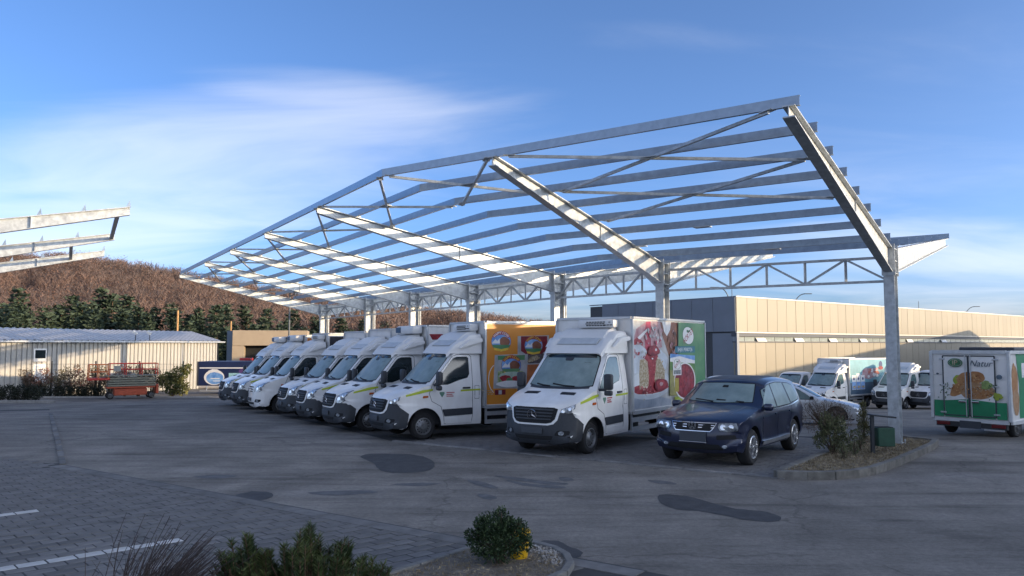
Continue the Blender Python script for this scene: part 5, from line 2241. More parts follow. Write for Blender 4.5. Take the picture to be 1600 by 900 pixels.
# ------------------------------------------------------------------ green and white box truck seen from behind
def build_natur():
    bk = Vector((-.80, -.60)).normalized()        # backwards = towards the camera
    # wheels' contact points: rear axle
    a, b = gp(1486, 676), gp(1588, 684)
    mid = (Vector((a.x, a.y)) + Vector((b.x, b.y))) / 2
    t = thing('box_truck', 'green and white box truck seen from behind at the right edge', 'truck', (mid.x, mid.y, gz(mid.x, mid.y)), math.atan2(bk.y, bk.x))
    W, z0, z1 = 1.02, .46, 2.36
    xr, xf = .66, -3.2
    mb = MB()
    mb.box(((xr + xf) / 2, 0, (z0 + z1) / 2), (xr - xf - .04, 2 * W - .04, z1 - z0 - .04))
    mb.build('box_body', WHITE, t)
    mb = MB()
    for sx in (xr, xf):
        for sy in (-W, W):
            mb.bbox((sx, sy, (z0 + z1) / 2), (.09, .09, z1 - z0), .02)
        mb.box((sx, 0, z1 - .02), (.07, 2 * W - .1, .10))
        mb.box((sx, 0, z0 - .02), (.07, 2 * W - .1, .09))
    for sy in (-W, W):
        mb.box(((xr + xf) / 2, sy, z1 - .02), (xr - xf - .1, .06, .09))
        mb.box(((xr + xf) / 2, sy, z0 - .02), (xr - xf - .1, .06, .09))
    mb.build('corner_rail', mat('pale_rail', (.55, .57, .58), .45), t)
    # doors with frames, hinges, lock bars
    dk = mat('door_rubber', (.04, .05, .06), .6)
    for sg in (-1, 1):
        mb = MB()
        yc_, hw, hz = sg * .345, .335, (z1 - z0) / 2 - .12
        zc_ = (z0 + z1) / 2 - .01
        mb.bbox((xr + .025, yc_, zc_), (.03, 2 * hw, 2 * hz), .006)
        d = mb.build('rear_door', WHITE, t)
        mb = MB()
        for (y0, y1, za, zb) in ((yc_ - hw, yc_ - hw, zc_ - hz, zc_ + hz), (yc_ + hw, yc_ + hw, zc_ - hz, zc_ + hz), (yc_ - hw, yc_ + hw, zc_ + hz, zc_ + hz), (yc_ - hw, yc_ + hw, zc_ - hz, zc_ - hz)):
            mb.beam((xr + .042, y0, za), (xr + .042, y1, zb), .03, .018, up=(1, 0, 0))
        mb.build('door_seal', dk, d)
        mb = MB()
        mb.tube([(xr + .07, sg * .07, z0 + .08), (xr + .07, sg * .07, z1 - .08)], .014, 8)
        mb.build('lock_bar', ALU, d, smooth=60)
        mb = MB()
        mb.bbox((xr + .08, sg * .17, .96), (.03, .20, .055), .012)
        mb.build('door_handle', CHROME, d)
        for z in (z0 + .18, zc_, z1 - .22):
            mb = MB()
            mb.bbox((xr + .05, sg * .70, z), (.025, .16, .045), .008)
            mb.build('hinge', ALU, d)
    # artwork: green skirt, fried food, brand
    P = Print()
    # u to the right in view = +y local? camera looks along -bk; right of view
    GR = ink('emerald', (.02, .22, .10), .12, 1.5)
    for (a0, a1) in ((-.95, -.70), (-.66, -.03), (.03, .66), (.70, .95)):
        P.poly([(a0, -.90), (a1, -.90), (a1, -.42 + .03 * math.cos(a1 * 4)), (a0, -.42 + .03 * math.cos(a0 * 4))], GR)
    FRY = ink('fried', (.33, .14, .045), .3, 5, col2=(.46, .24, .10))
    FRY2 = ink('fried_light', (.46, .30, .18), .3, 7, col2=(.34, .18, .08))
    leaf = ink('herb', (.05, .11, .05), .3, 9)
    rg = random.Random(8)
    P.ell(-.28, .12, .13, .16, LIMEI, wob=.1)
    P.ell(-.10, .18, .22, .17, FRY, wob=.06, seed=2, rot=.5)
    P.ell(.20, .22, .22, .17, FRY, wob=.06, seed=3)
    P.ell(-.26, -.10, .30, .15, FRY, wob=.08, seed=5, rot=.7)
    P.ell(.20, -.16, .46, .23, FRY2, wob=.08, seed=4)
    P.ell(.30, -.20, .30, .16, FRY, wob=.15, seed=9)
    CRUST = ink('crust', (.24, .085, .025), .3, 20)
    GOLD = ink('golden', (.52, .30, .12), .3, 20)
    P.speck(.02, .18, .34, .15, (CRUST, GOLD, FRY2), 60, .022, 1)
    P.speck(-.26, -.10, .24, .13, (CRUST, GOLD), 36, .022, 2)
    P.speck(.22, -.17, .38, .19, (GOLD, FRY2, CRUST, CREAM), 80, .024, 3)
    P.ell(.47, .02, .14, .12, ink('lettuce', (.24, .32, .10), .3, 8), wob=.2, seed=7)
    P.ell(.74, -.28, .12, .10, LIMEI, wob=.2, seed=3)
    for k in range(34):
        x = rg.choice((-1, 1)) * rg.uniform(.50, .82)
        P.ell(x, rg.uniform(-.40, .05), .022, .016, leaf, n=6, rot=rg.random() * 3)
    P.ell(-.33, .62, .20, .125, GREEND)
    P.ell(-.33, .62, .17, .10, GREYP)
    P.ell(-.33, .62, .16, .092, GREEND)
    P.text('IP', -.34, .615, .20, CREAM, offset=.02)
    P.text('Natur', .33, .60, .24, ink('slate_text', (.07, .10, .13), .1), shear=.35, offset=.004)
    P.ell(.80, .25, .075, .065, ink('slate_text2', (.10, .15, .20), .3, 20))
    P.ell(-.82, .30, .04, .025, MATS['ink_slate_text'])
    P.rect(-.93, .265, -.70, .272, MATS['ink_slate_text'])
    P.build('rear_artwork', t, (xr + .0425, 0, 1.42), (0, 1, 0), (0, 0, 1))
    # right hand side artwork
    sy = 1
    P = Print()
    P.poly([(.55, 0), (3.7, 0), (3.7, 1.75), (.45, 1.75), (.60, .9)], GR)
    P.ell(.32, .95, .20, .55, FRY, wob=.1, seed=1)
    P.ell(.36, .45, .20, .36, FRY2, wob=.1, seed=2)
    P.rect(.8, 1.1, 1.6, 1.5, WHITEI)
    P.build('side_artwork', t, (xr - .05, W - .0135, z0 + .08), (-1, 0, 0), (0, 0, 1))
    # underneath
    mb = MB()
    for q in (-.42, .42):
        mb.beam((xf - 1.0, q, .38), (xr - .05, q, .38), .08, .12)
    mb.box((xr - .03, 0, .33), (.10, 1.85, .16))
    mb.build('chassis', MATS['chassis_paint'], t)
    for sg in (-1, 1):
        mb = MB()
        mb.bbox((xr + .03, sg * .72, .335), (.04, .36, .10), .015)
        mb.build('tail_light', REDL, t)
        wheel(t, 0, sg * .82, .30, .20, sg)
        wheel(t, -2.9, sg * .82, .30, .20, sg)
    mb = MB()
    mb.bbox((xr + .035, 0, .33), (.03, .56, .20), .006)
    mb.build('number_plate', PLATE, t)
    mb = MB()
    mb.beam((xr + .02, .35, .22), (xr + .02, .85, .22), .05, .04)
    mb.build('under_run_bar', ALU, t)
    mb = MB()   # cab in front of the box
    mb.bbox((xf - .75, 0, 1.15), (1.4, 1.8, 1.7), .18)
    mb.build('cab', WHITE, t, smooth=50)
    mb = MB()
    mb.bbox((xf - .9, 0, 1.55), (.9, 1.83, .5), .06)
    mb.build('cab_window', GLASS, t)
    mb = MB()
    mb.bbox((xf + 1.6, -.1, z1 + .06), (1.8, 1.5, .10), .03)
    mb.build('roof_unit', PLAST, t)


build_natur()


# ================================================================== GROUND DETAIL
PAVER = mat('paver', (.15, .146, .142), .88, var=.24, scale=3, bump=.2, bscale=60, objrand=.24, spec=.3)
PAVER2 = mat('paver_mass', (.145, .141, .137), .88, var=.26, scale=3.0, bump=.2, bscale=60, spec=.3)
PAVERW = mat('paver_white', (.46, .46, .45), .85, var=.14, scale=6, bump=.15, bscale=60, objrand=.06)
JOINT = mat('paving_bed', (.045, .045, .046), .95, var=.25, scale=2)
EDGE = mat('edging_dark', (.135, .132, .128), .9, var=.35, scale=3, objrand=.2)
EDGE2 = mat('edging_grey', (.19, .185, .18), .9, var=.35, scale=3, objrand=.2)
SOIL = mat('soil', (.085, .07, .055), .95, var=.5, scale=9, bump=.6, bscale=30, col2=(.20, .18, .15))


def flat_poly(name, pts, m, lift, kind=True, parent=None):
    bm = bmesh.new()
    f = bm.faces.new([bm.verts.new((p[0], p[1], gz(p[0], p[1]) + lift)) for p in pts])
    bmesh.ops.triangulate(bm, faces=[f])
    bmesh.ops.recalc_face_normals(bm, faces=bm.faces[:])
    if sum(f.normal.z for f in bm.faces) < 0:
        bmesh.ops.reverse_faces(bm, faces=bm.faces[:])
    me = bpy.data.meshes.new(name)
    bm.to_mesh(me)
    bm.free()
    o = link(name, me, m, parent)
    if kind:
        struct(o)
    return o


def build_pavers():
    E1 = Vector((.8133, -.5818))
    cor = Vector((-9.12, 16.32))
    # sheet: everything left / in front of the joint
    far = cor + U2 * 20
    reg = [cor, cor + E1 * 17, Vector((-4, 1)), Vector((-30, 1)), Vector((-32, 28)), far]
    sheet = flat_poly('pavement', reg, JOINT, 0.004)
    w, v = Vector((.734, .679)), Vector((.679, -.734))
    org = g0 = Vector((-5.58, 8.84))
    nE = Vector((-E1.y, E1.x))
    # bed outline to keep clear of
    rng = random.Random(4)
    L_, W_ = .30, .20
    cand = []
    for j in range(-60, 60):
        for i in range(-70, 70):
            off = .5 * (j % 2)
            c = org + w * ((i + off) * L_) + v * ((j) * W_)
            if c.y < 7.4 or c.y > 17.5:
                continue
            if (c - cor).dot(nE) > -.16:          # beyond the joint
                continue
            d = c - Vector((-9.12, 16.32))
            if d.dot(Vector((U2.y, -U2.x))) > -.1 and c.y > 16.3:
                continue
            px = 800 + FPX * c.x / c.y
            if px < -40 or px > 900:
                continue
            py = 450 + FPX * (CAMH / c.y - .071)
            if py > 925:
                continue
            white = (j == 0 and i <= 6) or (j == -16 and c.x < -6.95)
            cand.append((c.y, c, white))
    cand.sort(key=lambda q: q[0])

    def paver_mesh(name, lx, ly):
        mb = MB()
        mb.bbox((0, 0, 0), (lx - .017, ly - .017, .05), .007)
        return mb.mesh(name)
    base = paver_mesh('paver', L_, W_)
    base.materials.append(PAVER)
    basew = base.copy()
    basew.materials.clear()
    basew.materials.append(PAVERW)
    rz = math.atan2(w.y, w.x)
    for k, (_, c, white) in enumerate(cand[:300]):
        o = link('paver', basew if white else base, None, sheet, (c.x, c.y, -.017 + rng.uniform(-.0025, .0025)), rz)
        o.rotation_euler = (rng.uniform(-.008, .008), rng.uniform(-.008, .008), rz)
    rest = MB()
    restw = MB()
    for (_, c, white) in cand[300:]:
        t = restw if white else rest
        z = .0075 + rng.uniform(-.0025, .0025)
        vs = []
        for (a, b) in ((-1, -1), (1, -1), (1, 1), (-1, 1)):
            q = c + w * (a * (L_ - .018) / 2) + v * (b * (W_ - .018) / 2)
            vs.append((q.x, q.y, z + rng.uniform(-.0015, .0015)))
        vs += [(p[0], p[1], 0) for p in vs]
        t.add(vs, [(3, 2, 1, 0), (0, 1, 5, 4), (1, 2, 6, 5), (2, 3, 7, 6), (3, 0, 4, 7)])
    stuff(rest.build('pavers', PAVER2, sheet))
    stuff(restw.build('white_pavers', PAVERW, sheet))
    # concrete edging along the joint
    k = 0
    q = cor
    while k < 13:
        a, b = cor + E1 * (k * 1.0), cor + E1 * (k * 1.0 + .985)
        mb = MB()
        mb.beam(v3(a - nE * .15, -.02), v3(b - nE * .15, -.02), .26, .066)
        mb.build('edging_stone', EDGE, sheet)
        k += 1
    flat_poly('tar_seam', [cor - nE * .02, cor + E1 * 13 - nE * .02, cor + E1 * 13 + nE * .035, cor + nE * .035], mat('tar', (.035, .035, .037), .7, var=.3, scale=3), .006)
    for k in range(14):
        a, b = cor + U2 * (k * 1.2 + .1), cor + U2 * (k * 1.2 + 1.18)
        mb = MB()
        mb.beam(v3(a, gz(a.x, a.y) - .01), v3(b, gz(b.x, b.y) - .01), .12, .062)
        mb.build('edging_stone', EDGE, sheet)


build_pavers()


def build_parking():
    a0 = Vector((4.95, 14.62))
    d = U1
    n = B1
    length = 9.6
    pts = [a0, a0 + d * length, a0 + d * length + U2 * 14, a0 + d * length + U2 * 14 + B2 * 7, KINK + B1 * 1.0, a0 + n * 8.2]
    sheet = flat_poly('parking_pavement', pts, JOINT, .004)
    rng = random.Random(9)
    mb = MB()
    L_, W_ = .30, .20
    for j in range(0, 34):
        for i in range(0, 32):
            c = a0 + d * ((i + .5 * (j % 2)) * L_ + .1) + n * (j * W_ + .24)
            if (c - a0).dot(d) > length - .2:
                continue
            z = gz(c.x, c.y) + .0075 + rng.uniform(-.002, .002)
            vs = []
            for (p, q) in ((-1, -1), (1, -1), (1, 1), (-1, 1)):
                e = c + d * (p * (L_ - .02) / 2) + n * (q * (W_ - .02) / 2)
                vs.append((e.x, e.y, z))
            vs += [(p[0], p[1], p[2] - .008) for p in vs]
            mb.add(vs, [(0, 1, 2, 3), (4, 5, 1, 0), (5, 6, 2, 1), (6, 7, 3, 2), (7, 4, 0, 3)])
    stuff(mb.build('pavers', mat('paver_damp', (.145, .142, .14), .8, var=.25, scale=3, bump=.2, bscale=50), sheet))
    for k in range(10):
        p, q = a0 + d * (k * .98), a0 + d * (k * .98 + .965)
        m2 = MB()
        m2.beam(v3(p + n * .04, -.012), v3(q + n * .04, -.012), .13, .07)
        m2.build('edging_stone', EDGE2, sheet)


build_parking()
PATCH = mat('fresh_asphalt', (.062, .062, .064), .8, var=.25, scale=4, bump=.3, bscale=120, spec=.3)
MARK = mat('tyre_mark', (.10, .10, .102), .85, var=.3, scale=5)


def px_poly(name, pts, m, lift=.004, wob=.0):
    w = [gp(*p) for p in pts]
    P2 = [(q.x, q.y) for q in w]
    out = []
    n = len(P2)
    for i in range(n):        # smooth outline with a ragged edge
        p0, p1, p2, p3 = [Vector(P2[(i + k - 1) % n]) for k in range(4)]
        for t in (0, .34, .67):
            q = .5 * ((2 * p1) + (-p0 + p2) * t + (2 * p0 - 5 * p1 + 4 * p2 - p3) * t * t + (-p0 + 3 * p1 - 3 * p2 + p3) * t ** 3)
            out.append((q.x + random.uniform(-.015, .015), q.y + random.uniform(-.03, .03)))
    return flat_poly(name, out, m, lift)


px_poly('asphalt_patch', [(563, 714), (582, 709), (640, 710), (668, 716), (680, 726), (671, 735), (640, 739), (603, 738), (588, 730), (583, 723)], PATCH)
px_poly('asphalt_patch', [(1027, 775), (1042, 773), (1075, 776), (1110, 785), (1150, 795), (1190, 799), (1213, 805), (1221, 812), (1200, 816), (1160, 812), (1120, 804), (1090, 798), (1058, 796), (1034, 787)], PATCH)
px_poly('asphalt_patch', [(368, 775), (388, 769), (408, 768), (428, 773), (418, 780), (395, 782)], PATCH)
px_poly('asphalt_patch', [(845, 846), (870, 846), (893, 855), (911, 865), (900, 872), (880, 866), (858, 856)], PATCH)
for q in ([(730, 750), (748, 752), (778, 762), (765, 763), (740, 757)], [(772, 744), (800, 745), (850, 752), (885, 755), (880, 758), (840, 756)], [(790, 750), (830, 756), (883, 761), (870, 764), (820, 759)],
          [(745, 773), (760, 772), (778, 779), (760, 781)], [(1012, 750), (1040, 752), (1060, 757), (1030, 756)], [(612, 757), (660, 754), (690, 756), (650, 760)], [(874, 746), (893, 747), (897, 751), (880, 752)],
          [(300, 745), (345, 742), (372, 744), (340, 748)], [(480, 770), (560, 766), (590, 770), (520, 775)]):
    px_poly('tyre_mark', q, MARK, .004)


def kerb_run(pts, w, h, parent, seg=.8, m=CONC, z0=None):
    """kerb stones along a polyline"""
    P2 = [Vector(p) for p in pts]
    for a, b in zip(P2, P2[1:]):
        L_ = (b - a).length
        k = max(1, round(L_ / seg))
        for i in range(k):
            p, q = a + (b - a) * (i / k), a + (b - a) * ((i + 1) / k)
            d = (b - a).normalized()
            z = gz((p.x + q.x) / 2, (p.y + q.y) / 2)
            mb = MB()
            ctr = (p + q) / 2
            mb.bbox((ctr.x, ctr.y, z + h / 2 - .03), (max((q - p).length + (.012 if k == 1 else -.012), .05), w, h + .06), .012, math.atan2(d.y, d.x))
            mb.build('kerb_stone', m, parent)


# planted island below the first column
ISL = [(4.85, 14.72), (5.35, 14.62), (5.85, 14.64), (6.35, 14.86), (6.80, 15.20), (7.25, 15.70), (7.80, 16.30), (8.80, 17.52), (9.85, 18.82), (10.35, 19.6), (9.9, 20.4), (9.0, 20.4)]
isl = flat_poly('planted_island', ISL, SOIL, .11)
kerb_run(ISL[:10] + [ISL[10], ISL[11], ISL[0]], .14, .15, isl, .9, mat('island_kerb', (.135, .13, .118), .92, var=.35, scale=5, bump=.3, bscale=40, objrand=.15))
# bed at the foot of the camera's spot
BED = [(-3.9, 5.0), (-.45, 9.62), (-.28, 9.80), (0.0, 9.88), (.28, 9.80), (.50, 9.56), (.62, 9.25), (.64, 8.9), (.55, 8.55), (-2.1, 5.0)]
bed = flat_poly('flower_bed', BED, SOIL, .05)
kerb_run(BED, .09, .075, bed, .5, mat('bed_kerb', (.16, .158, .15), .9, var=.25, scale=8, bump=.2, bscale=50))


# ================================================================== VEGETATION
def quad_cloud(C, A, B):
    """quads centred at C with half axes A, B (all (N,3)) -> verts, faces"""
    N = len(C)
    V = np.empty((N, 4, 3), np.float32)
    V[:, 0] = C - A - B
    V[:, 1] = C + A - B
    V[:, 2] = C + A + B
    V[:, 3] = C - A + B
    F = np.arange(N * 4, dtype=np.int32).reshape(N, 4)
    return V.reshape(-1, 3), F


def rand_unit(rs, n):
    v = rs.normal(size=(n, 3))
    return v / (np.linalg.norm(v, axis=1, keepdims=True) + 1e-9)


def leaf_mesh(name, rs, C, size, aspect=.5, up=0.0, dirs=None):
    n = len(C)
    d = rand_unit(rs, n) if dirs is None else dirs
    d = d + np.array([0, 0, up])
    d /= np.linalg.norm(d, axis=1, keepdims=True)
    s = np.cross(d, rand_unit(rs, n))
    s /= np.linalg.norm(s, axis=1, keepdims=True) + 1e-9
    sz = size * rs.uniform(.6, 1.3, (n, 1))
    # diamond shaped leaf
    V = np.empty((n, 4, 3), np.float32)
    V[:, 0] = C - d * sz
    V[:, 1] = C + s * sz * aspect
    V[:, 2] = C + d * sz
    V[:, 3] = C - s * sz * aspect
    return arr_mesh(name, V.reshape(-1, 3), np.arange(n * 4).reshape(n, 4))


def blob_points(rs, blobs, n, shell=.55):
    """points in ellipsoids (cx,cy,cz,rx,ry,rz), thicker towards the surface"""
    vol = np.array([b[3] * b[4] * b[5] for b in blobs]) ** .7
    idx = rs.choice(len(blobs), n, p=vol / vol.sum())
    B = np.array(blobs)[idx]
    u = rand_unit(rs, n)
    r = shell + (1 - shell) * rs.random((n, 1)) ** .5
    r *= rs.uniform(.82, 1.12, (n, 1))
    return B[:, :3] + u * r * B[:, 3:6], u


def shrub(name, label, cat, loc, blobs, n, size, m, stems=6, aspect=.5, up=.2, seed=1, outward=.7, group=None, wood=None, part='foliage', shell=.5):
    rs = np.random.RandomState(seed)
    t = thing(name, label, cat, loc, 0, group)
    C, U = blob_points(rs, blobs, n, shell)
    keep = C[:, 2] > .015
    C, U = C[keep], U[keep]
    d = U * outward + rand_unit(rs, len(C)) * (1 - outward * .5)
    link(part, leaf_mesh(part, rs, C, size, aspect, up, d), m, t)
    mb = MB()
    for k in range(stems):
        b = blobs[rs.randint(len(blobs))]
        u = rand_unit(rs, 1)[0]
        e = Vector((b[0] + u[0] * b[3] * .7, b[1] + u[1] * b[4] * .7, b[2] + abs(u[2]) * b[5] * .8))
        mid = Vector((e.x * .35, e.y * .35, e.z * .5))
        mb.tube([(rs.uniform(-.04, .04), rs.uniform(-.04, .04), -.06), mid, e], [.014, .01, .004], 5)
    mb.build('stems', wood or mat('shrub_wood', (.09, .065, .045), .9, var=.3), t)
    return t


def foliage_mat(name, c1, c2, scale=3.0, rough=.6):
    return mat(name, c1, rough, var=.3, scale=scale, col2=c2, contrast=.08, spec=.3)


BUXUS = foliage_mat('dark_leaf', (.018, .036, .016), (.045, .075, .028), 14)
MUGO = foliage_mat('mugo_needles', (.020, .040, .012), (.085, .105, .030), 5)
# pine shrub in front: upright shoots tufted with needles


def mugo():
    rs = np.random.RandomState(3)
    base = Vector((-1.78, 7.0, .04))
    t = thing('mugo_pine', 'low bushy green pine shrub at the bottom edge of the picture', 'shrub', base)
    shoots = []
    prof = [(-.78, .40), (-.70, .70), (-.62, .78), (-.52, .72), (-.40, .60), (-.28, .68), (-.18, .66), (-.08, .80), (.0, .88), (.08, .84), (.17, .70), (.26, .74), (.36, .70), (.46, .76), (.56, .62), (.66, .50), (.74, .30)]
    for k in range(230):
        x = rs.uniform(-.76, .72)
        zt = np.interp(x, sorted(p[0] for p in prof), [p[1] for p in sorted(prof)])
        y = rs.uniform(-.42, .42)
        top = zt * math.sqrt(max(.05, 1 - (y / .52) ** 2)) * rs.uniform(.62, 1.03)
        shoots.append((x, y, max(.12, top)))
    C, D = [], []
    mb = MB()
    for (x, y, z) in shoots:
        L_ = rs.uniform(.13, .24)
        a = Vector((x * .93, y * .93, max(.03, z - L_)))
        b = Vector((x, y, z))
        mb.tube([a * .5 + Vector((0, 0, -.02)), a, b], [.010, .008, .005], 4, cap=False)
        nn = 85
        tt = rs.uniform(0, 1, nn)
        for q in tt:
            p = a + (b - a) * q
            ang = rs.uniform(0, 6.283)
            out = Vector((math.cos(ang), math.sin(ang), rs.uniform(.5, 1.3))).normalized()
            C.append(p + out * .028)
            D.append(out)
    C, D = np.array(C), np.array(D)
    link('needles', leaf_mesh('needles', rs, C, .042, .085, 0, D), MUGO, t)
    mb.build('stems', mat('pine_bark', (.10, .06, .035), .9), t)


mugo()
# round box shrub beside the bucket
shrub('round_shrub', 'round dark evergreen shrub in front of the yellow bucket', 'shrub', (-.14, 8.93, .05),
      [(0, 0, .26, .33, .31, .27), (-.05, .02, .38, .24, .24, .18), (.12, 0, .30, .24, .24, .20), (-.15, 0, .22, .22, .2, .18), (.02, 0, .53, .07, .07, .10), (-.20, -.05, .44, .08, .08, .11), (.22, -.1, .42, .07, .07, .09), (-.31, 0, .30, .08, .08, .09), (.30, -.05, .22, .08, .08, .10)], 5600, .021, BUXUS, 16, .42, .25, 5, shell=.35)


def bare_shrub():
    """swept bundle of leafless twigs"""
    rs = np.random.RandomState(11)
    base = gp(262, 945)
    t = thing('bare_shrub', 'leafless brown shrub with thin swept twigs at the bottom left edge', 'shrub', (-3.02, 6.5, .03))
    mb = MB()
    for k in range(330):
        a0 = rs.uniform(-1.9, .9)
        L_ = rs.uniform(.6, 1.12)
        lean = Vector((.30 + rs.normal() * .24, rs.normal() * .25, 1.0)).normalized()
        p = Vector((rs.normal() * .10 - .06, rs.normal() * .09, -.03))
        pts = [p]
        d = lean
        for s in range(4):
            d = (d + Vector((.17, rs.normal() * .12, -.03 * s)) * .7).normalized()
            p = p + d * (L_ / 4)
            pts.append(p.copy())
        mb.tube(pts, [.006, .005, .004, .0033, .002], 3, cap=False)
        for s in range(2):
            j = rs.randint(1, 4)
            q = pts[j]
            e = q + (d + Vector((rs.normal() * .4, rs.normal() * .4, .1))).normalized() * rs.uniform(.08, .2)
            mb.tube([q, e], [.0025, .001], 3, cap=False)
    mb.build('twigs', mat('dry_twig', (.060, .045, .042), .85, var=.3), t)


bare_shrub()


def bucket():
    p = Vector((.075, 9.16, .05))
    t = thing('plastic_bucket', 'yellow plastic bucket half hidden behind the round dark shrub', 'bucket', p)
    ym = mat('yellow_plastic', (.62, .36, .012), .4, var=.08, scale=6, coat=.2)
    mb = MB()
    mb.lathe_z([(.001, .01), (.095, .01), (.10, 0), (.132, .27), (.137, .275), (.139, .30), (.130, .30), (.125, .27), (.09, .02), (.001, .02)], n=28)
    mb.build('bucket_shell', ym, t, smooth=40)
    mb = MB()
    pts = [(.140 * math.cos(a), -.140 * math.sin(a) * .35 - .02, .28 - .13 * math.sin(a)) for a in [k * math.pi / 10 for k in range(11)]]
    mb.tube(pts, .004, 6)
    mb.build('handle', STEEL, t)


bucket()


def litter(name, region, n, size, m, lift, seed, up=.0, aspect=.25):
    rs = np.random.RandomState(seed)
    xs = [p[0] for p in region]
    ys = [p[1] for p in region]
    out = []
    while len(out) < n:
        x, y = rs.uniform(min(xs), max(xs)), rs.uniform(min(ys), max(ys))
        c = False
        j = len(region) - 1
        for i in range(len(region)):
            if (ys[i] > y) != (ys[j] > y) and x < (xs[j] - xs[i]) * (y - ys[i]) / (ys[j] - ys[i]) + xs[i]:
                c = not c
            j = i
        if c:
            out.append((x, y, gz(x, y) + lift + rs.uniform(0, size * .6)))
    o = link(name, leaf_mesh(name, rs, np.array(out), size, aspect, up), m)
    stuff(o)
    return o


def shrink(poly, k):
    cx = sum(p[0] for p in poly) / len(poly)
    cy = sum(p[1] for p in poly) / len(poly)
    return [(cx + (p[0] - cx) * k, cy + (p[1] - cy) * k) for p in poly]


STRAW = mat('dry_grass', (.15, .115, .065), .9, var=.4, scale=6, col2=(.33, .28, .19), contrast=.1)
o = litter('bed_litter', shrink(BED, .90), 5200, .026, STRAW, .05, 2, .15, .16)
tag(o, 'dry grass and leaf litter covering the flower bed', 'grass')
o = litter('island_grass', shrink(ISL, .92), 9000, .045, STRAW, .11, 3, .35, .12)
tag(o, 'dry pale grass covering the planted island', 'grass')
PEB = mat('pebble', (.20, .19, .18), .85, var=.4, scale=11, col2=(.42, .41, .39), contrast=.1)
rs = np.random.RandomState(6)
mb = MB()
for k in range(420):
    a = rs.uniform(-.6, 2.6)
    r_ = rs.uniform(.30, .60)
    x, y = .05 + r_ * math.cos(a), 9.12 + r_ * math.sin(a)
    s = rs.uniform(.008, .022)
    mb.box((x, y, .056), (s * rs.uniform(.7, 1.5), s * rs.uniform(.7, 1.5), s), Matrix.Rotation(rs.uniform(0, 3), 3, 'Z') @ Matrix.Rotation(rs.uniform(-.6, .6), 3, 'X'))
tag(stuff(mb.build('pebbles', PEB, None)), 'pebbles scattered round the end of the flower bed', 'pebbles')

# island shrubs
HEDGE_B = foliage_mat('brown_leaf', (.07, .05, .038), (.16, .115, .085), 6)
OLIVE = foliage_mat('olive_leaf', (.045, .06, .03), (.15, .155, .075), 8)
pA = gp(1292, 688)
shrub('twiggy_shrub', 'dense brownish leafless shrub between the navy car and silver estate', 'shrub', (pA.x + .15, pA.y + .5, .05),
      [(-.30, 0, .50, .36, .36, .46), (.15, .05, .55, .40, .36, .46), (.45, 0, .45, .28, .3, .40)], 4200, .030, HEDGE_B, 60, .16, .8, 21, .3)
pB = gp(1302, 718)
shrub('green_shrub', 'ragged green shrub on the planted island behind its front kerb', 'shrub', (pB.x, pB.y, .11),
      [(0, 0, .40, .30, .28, .34), (-.12, 0, .66, .18, .18, .26), (.26, .05, .26, .22, .2, .2), (.48, .05, .42, .10, .1, .14), (.16, 0, .62, .14, .14, .24), (-.28, 0, .30, .14, .14, .2)], 2100, .034, OLIVE, 26, .36, .7, 22, .6, shell=.35)
pC = gp(1361, 697)
shrub('small_conifer', 'small upright conifer just left of the nearest column', 'shrub', (pC.x - .02, pC.y + .35, .11),
      [(0, 0, .25, .17, .17, .25), (0, 0, .50, .15, .15, .25), (0, 0, .75, .10, .10, .22)], 1800, .026, foliage_mat('conifer', (.05, .06, .02), (.15, .14, .06), 9), 8, .3, .8, 23, .5)
for k, (px, py) in enumerate(((1336, 722), (1318, 727), (1345, 712))):
    q = gp(px, py)
    shrub('small_weed', ('thin dry stalk plant right of the ragged green shrub', 'tiny sprig in front of the ragged green shrub', 'small dry sprig near the litter bin post')[k], 'weed', (q.x, q.y, .11),
          [(0, 0, .2, .09, .09, .18)], 130, .03, OLIVE, 10, .3, .8, 30 + k, .4)


def litter_bin():
    p = gp(1364, 709, .11)
    t = thing('litter_bin', 'green metal litter bin hung on a post on the planted island', 'bin', (p.x, p.y, .11))
    gm = mat('bin_green', (.012, .060, .035), .5, var=.2, scale=6)
    dm = mat('bin_post', (.02, .025, .03), .5)
    mb = MB()
    mb.bbox((0, 0, .38), (.075, .075, .86), .01)
    mb.build('post', dm, t)
    mb = MB()
    mb.bbox((.27, .06, .36), (.36, .30, .40), .015)
    bn = mb.build('bin_body', gm, t)
    mb = MB()
    mb.box((.27, .06, .562), (.31, .25, .012))
    mb.build('bin_opening', BLACK, bn)
    mb = MB()
    mb.bbox((.23, .05, .80), (.52, .30, .035), .01, Matrix.Rotation(R(6), 3, 'Y'))
    mb.build('rain_roof', dm, t)


litter_bin()


# ================================================================== LEFT SIDE OF THE YARD
def fence_pt(px):
    p = gp(px, 619.5)
    return Vector((p.x, p.y))


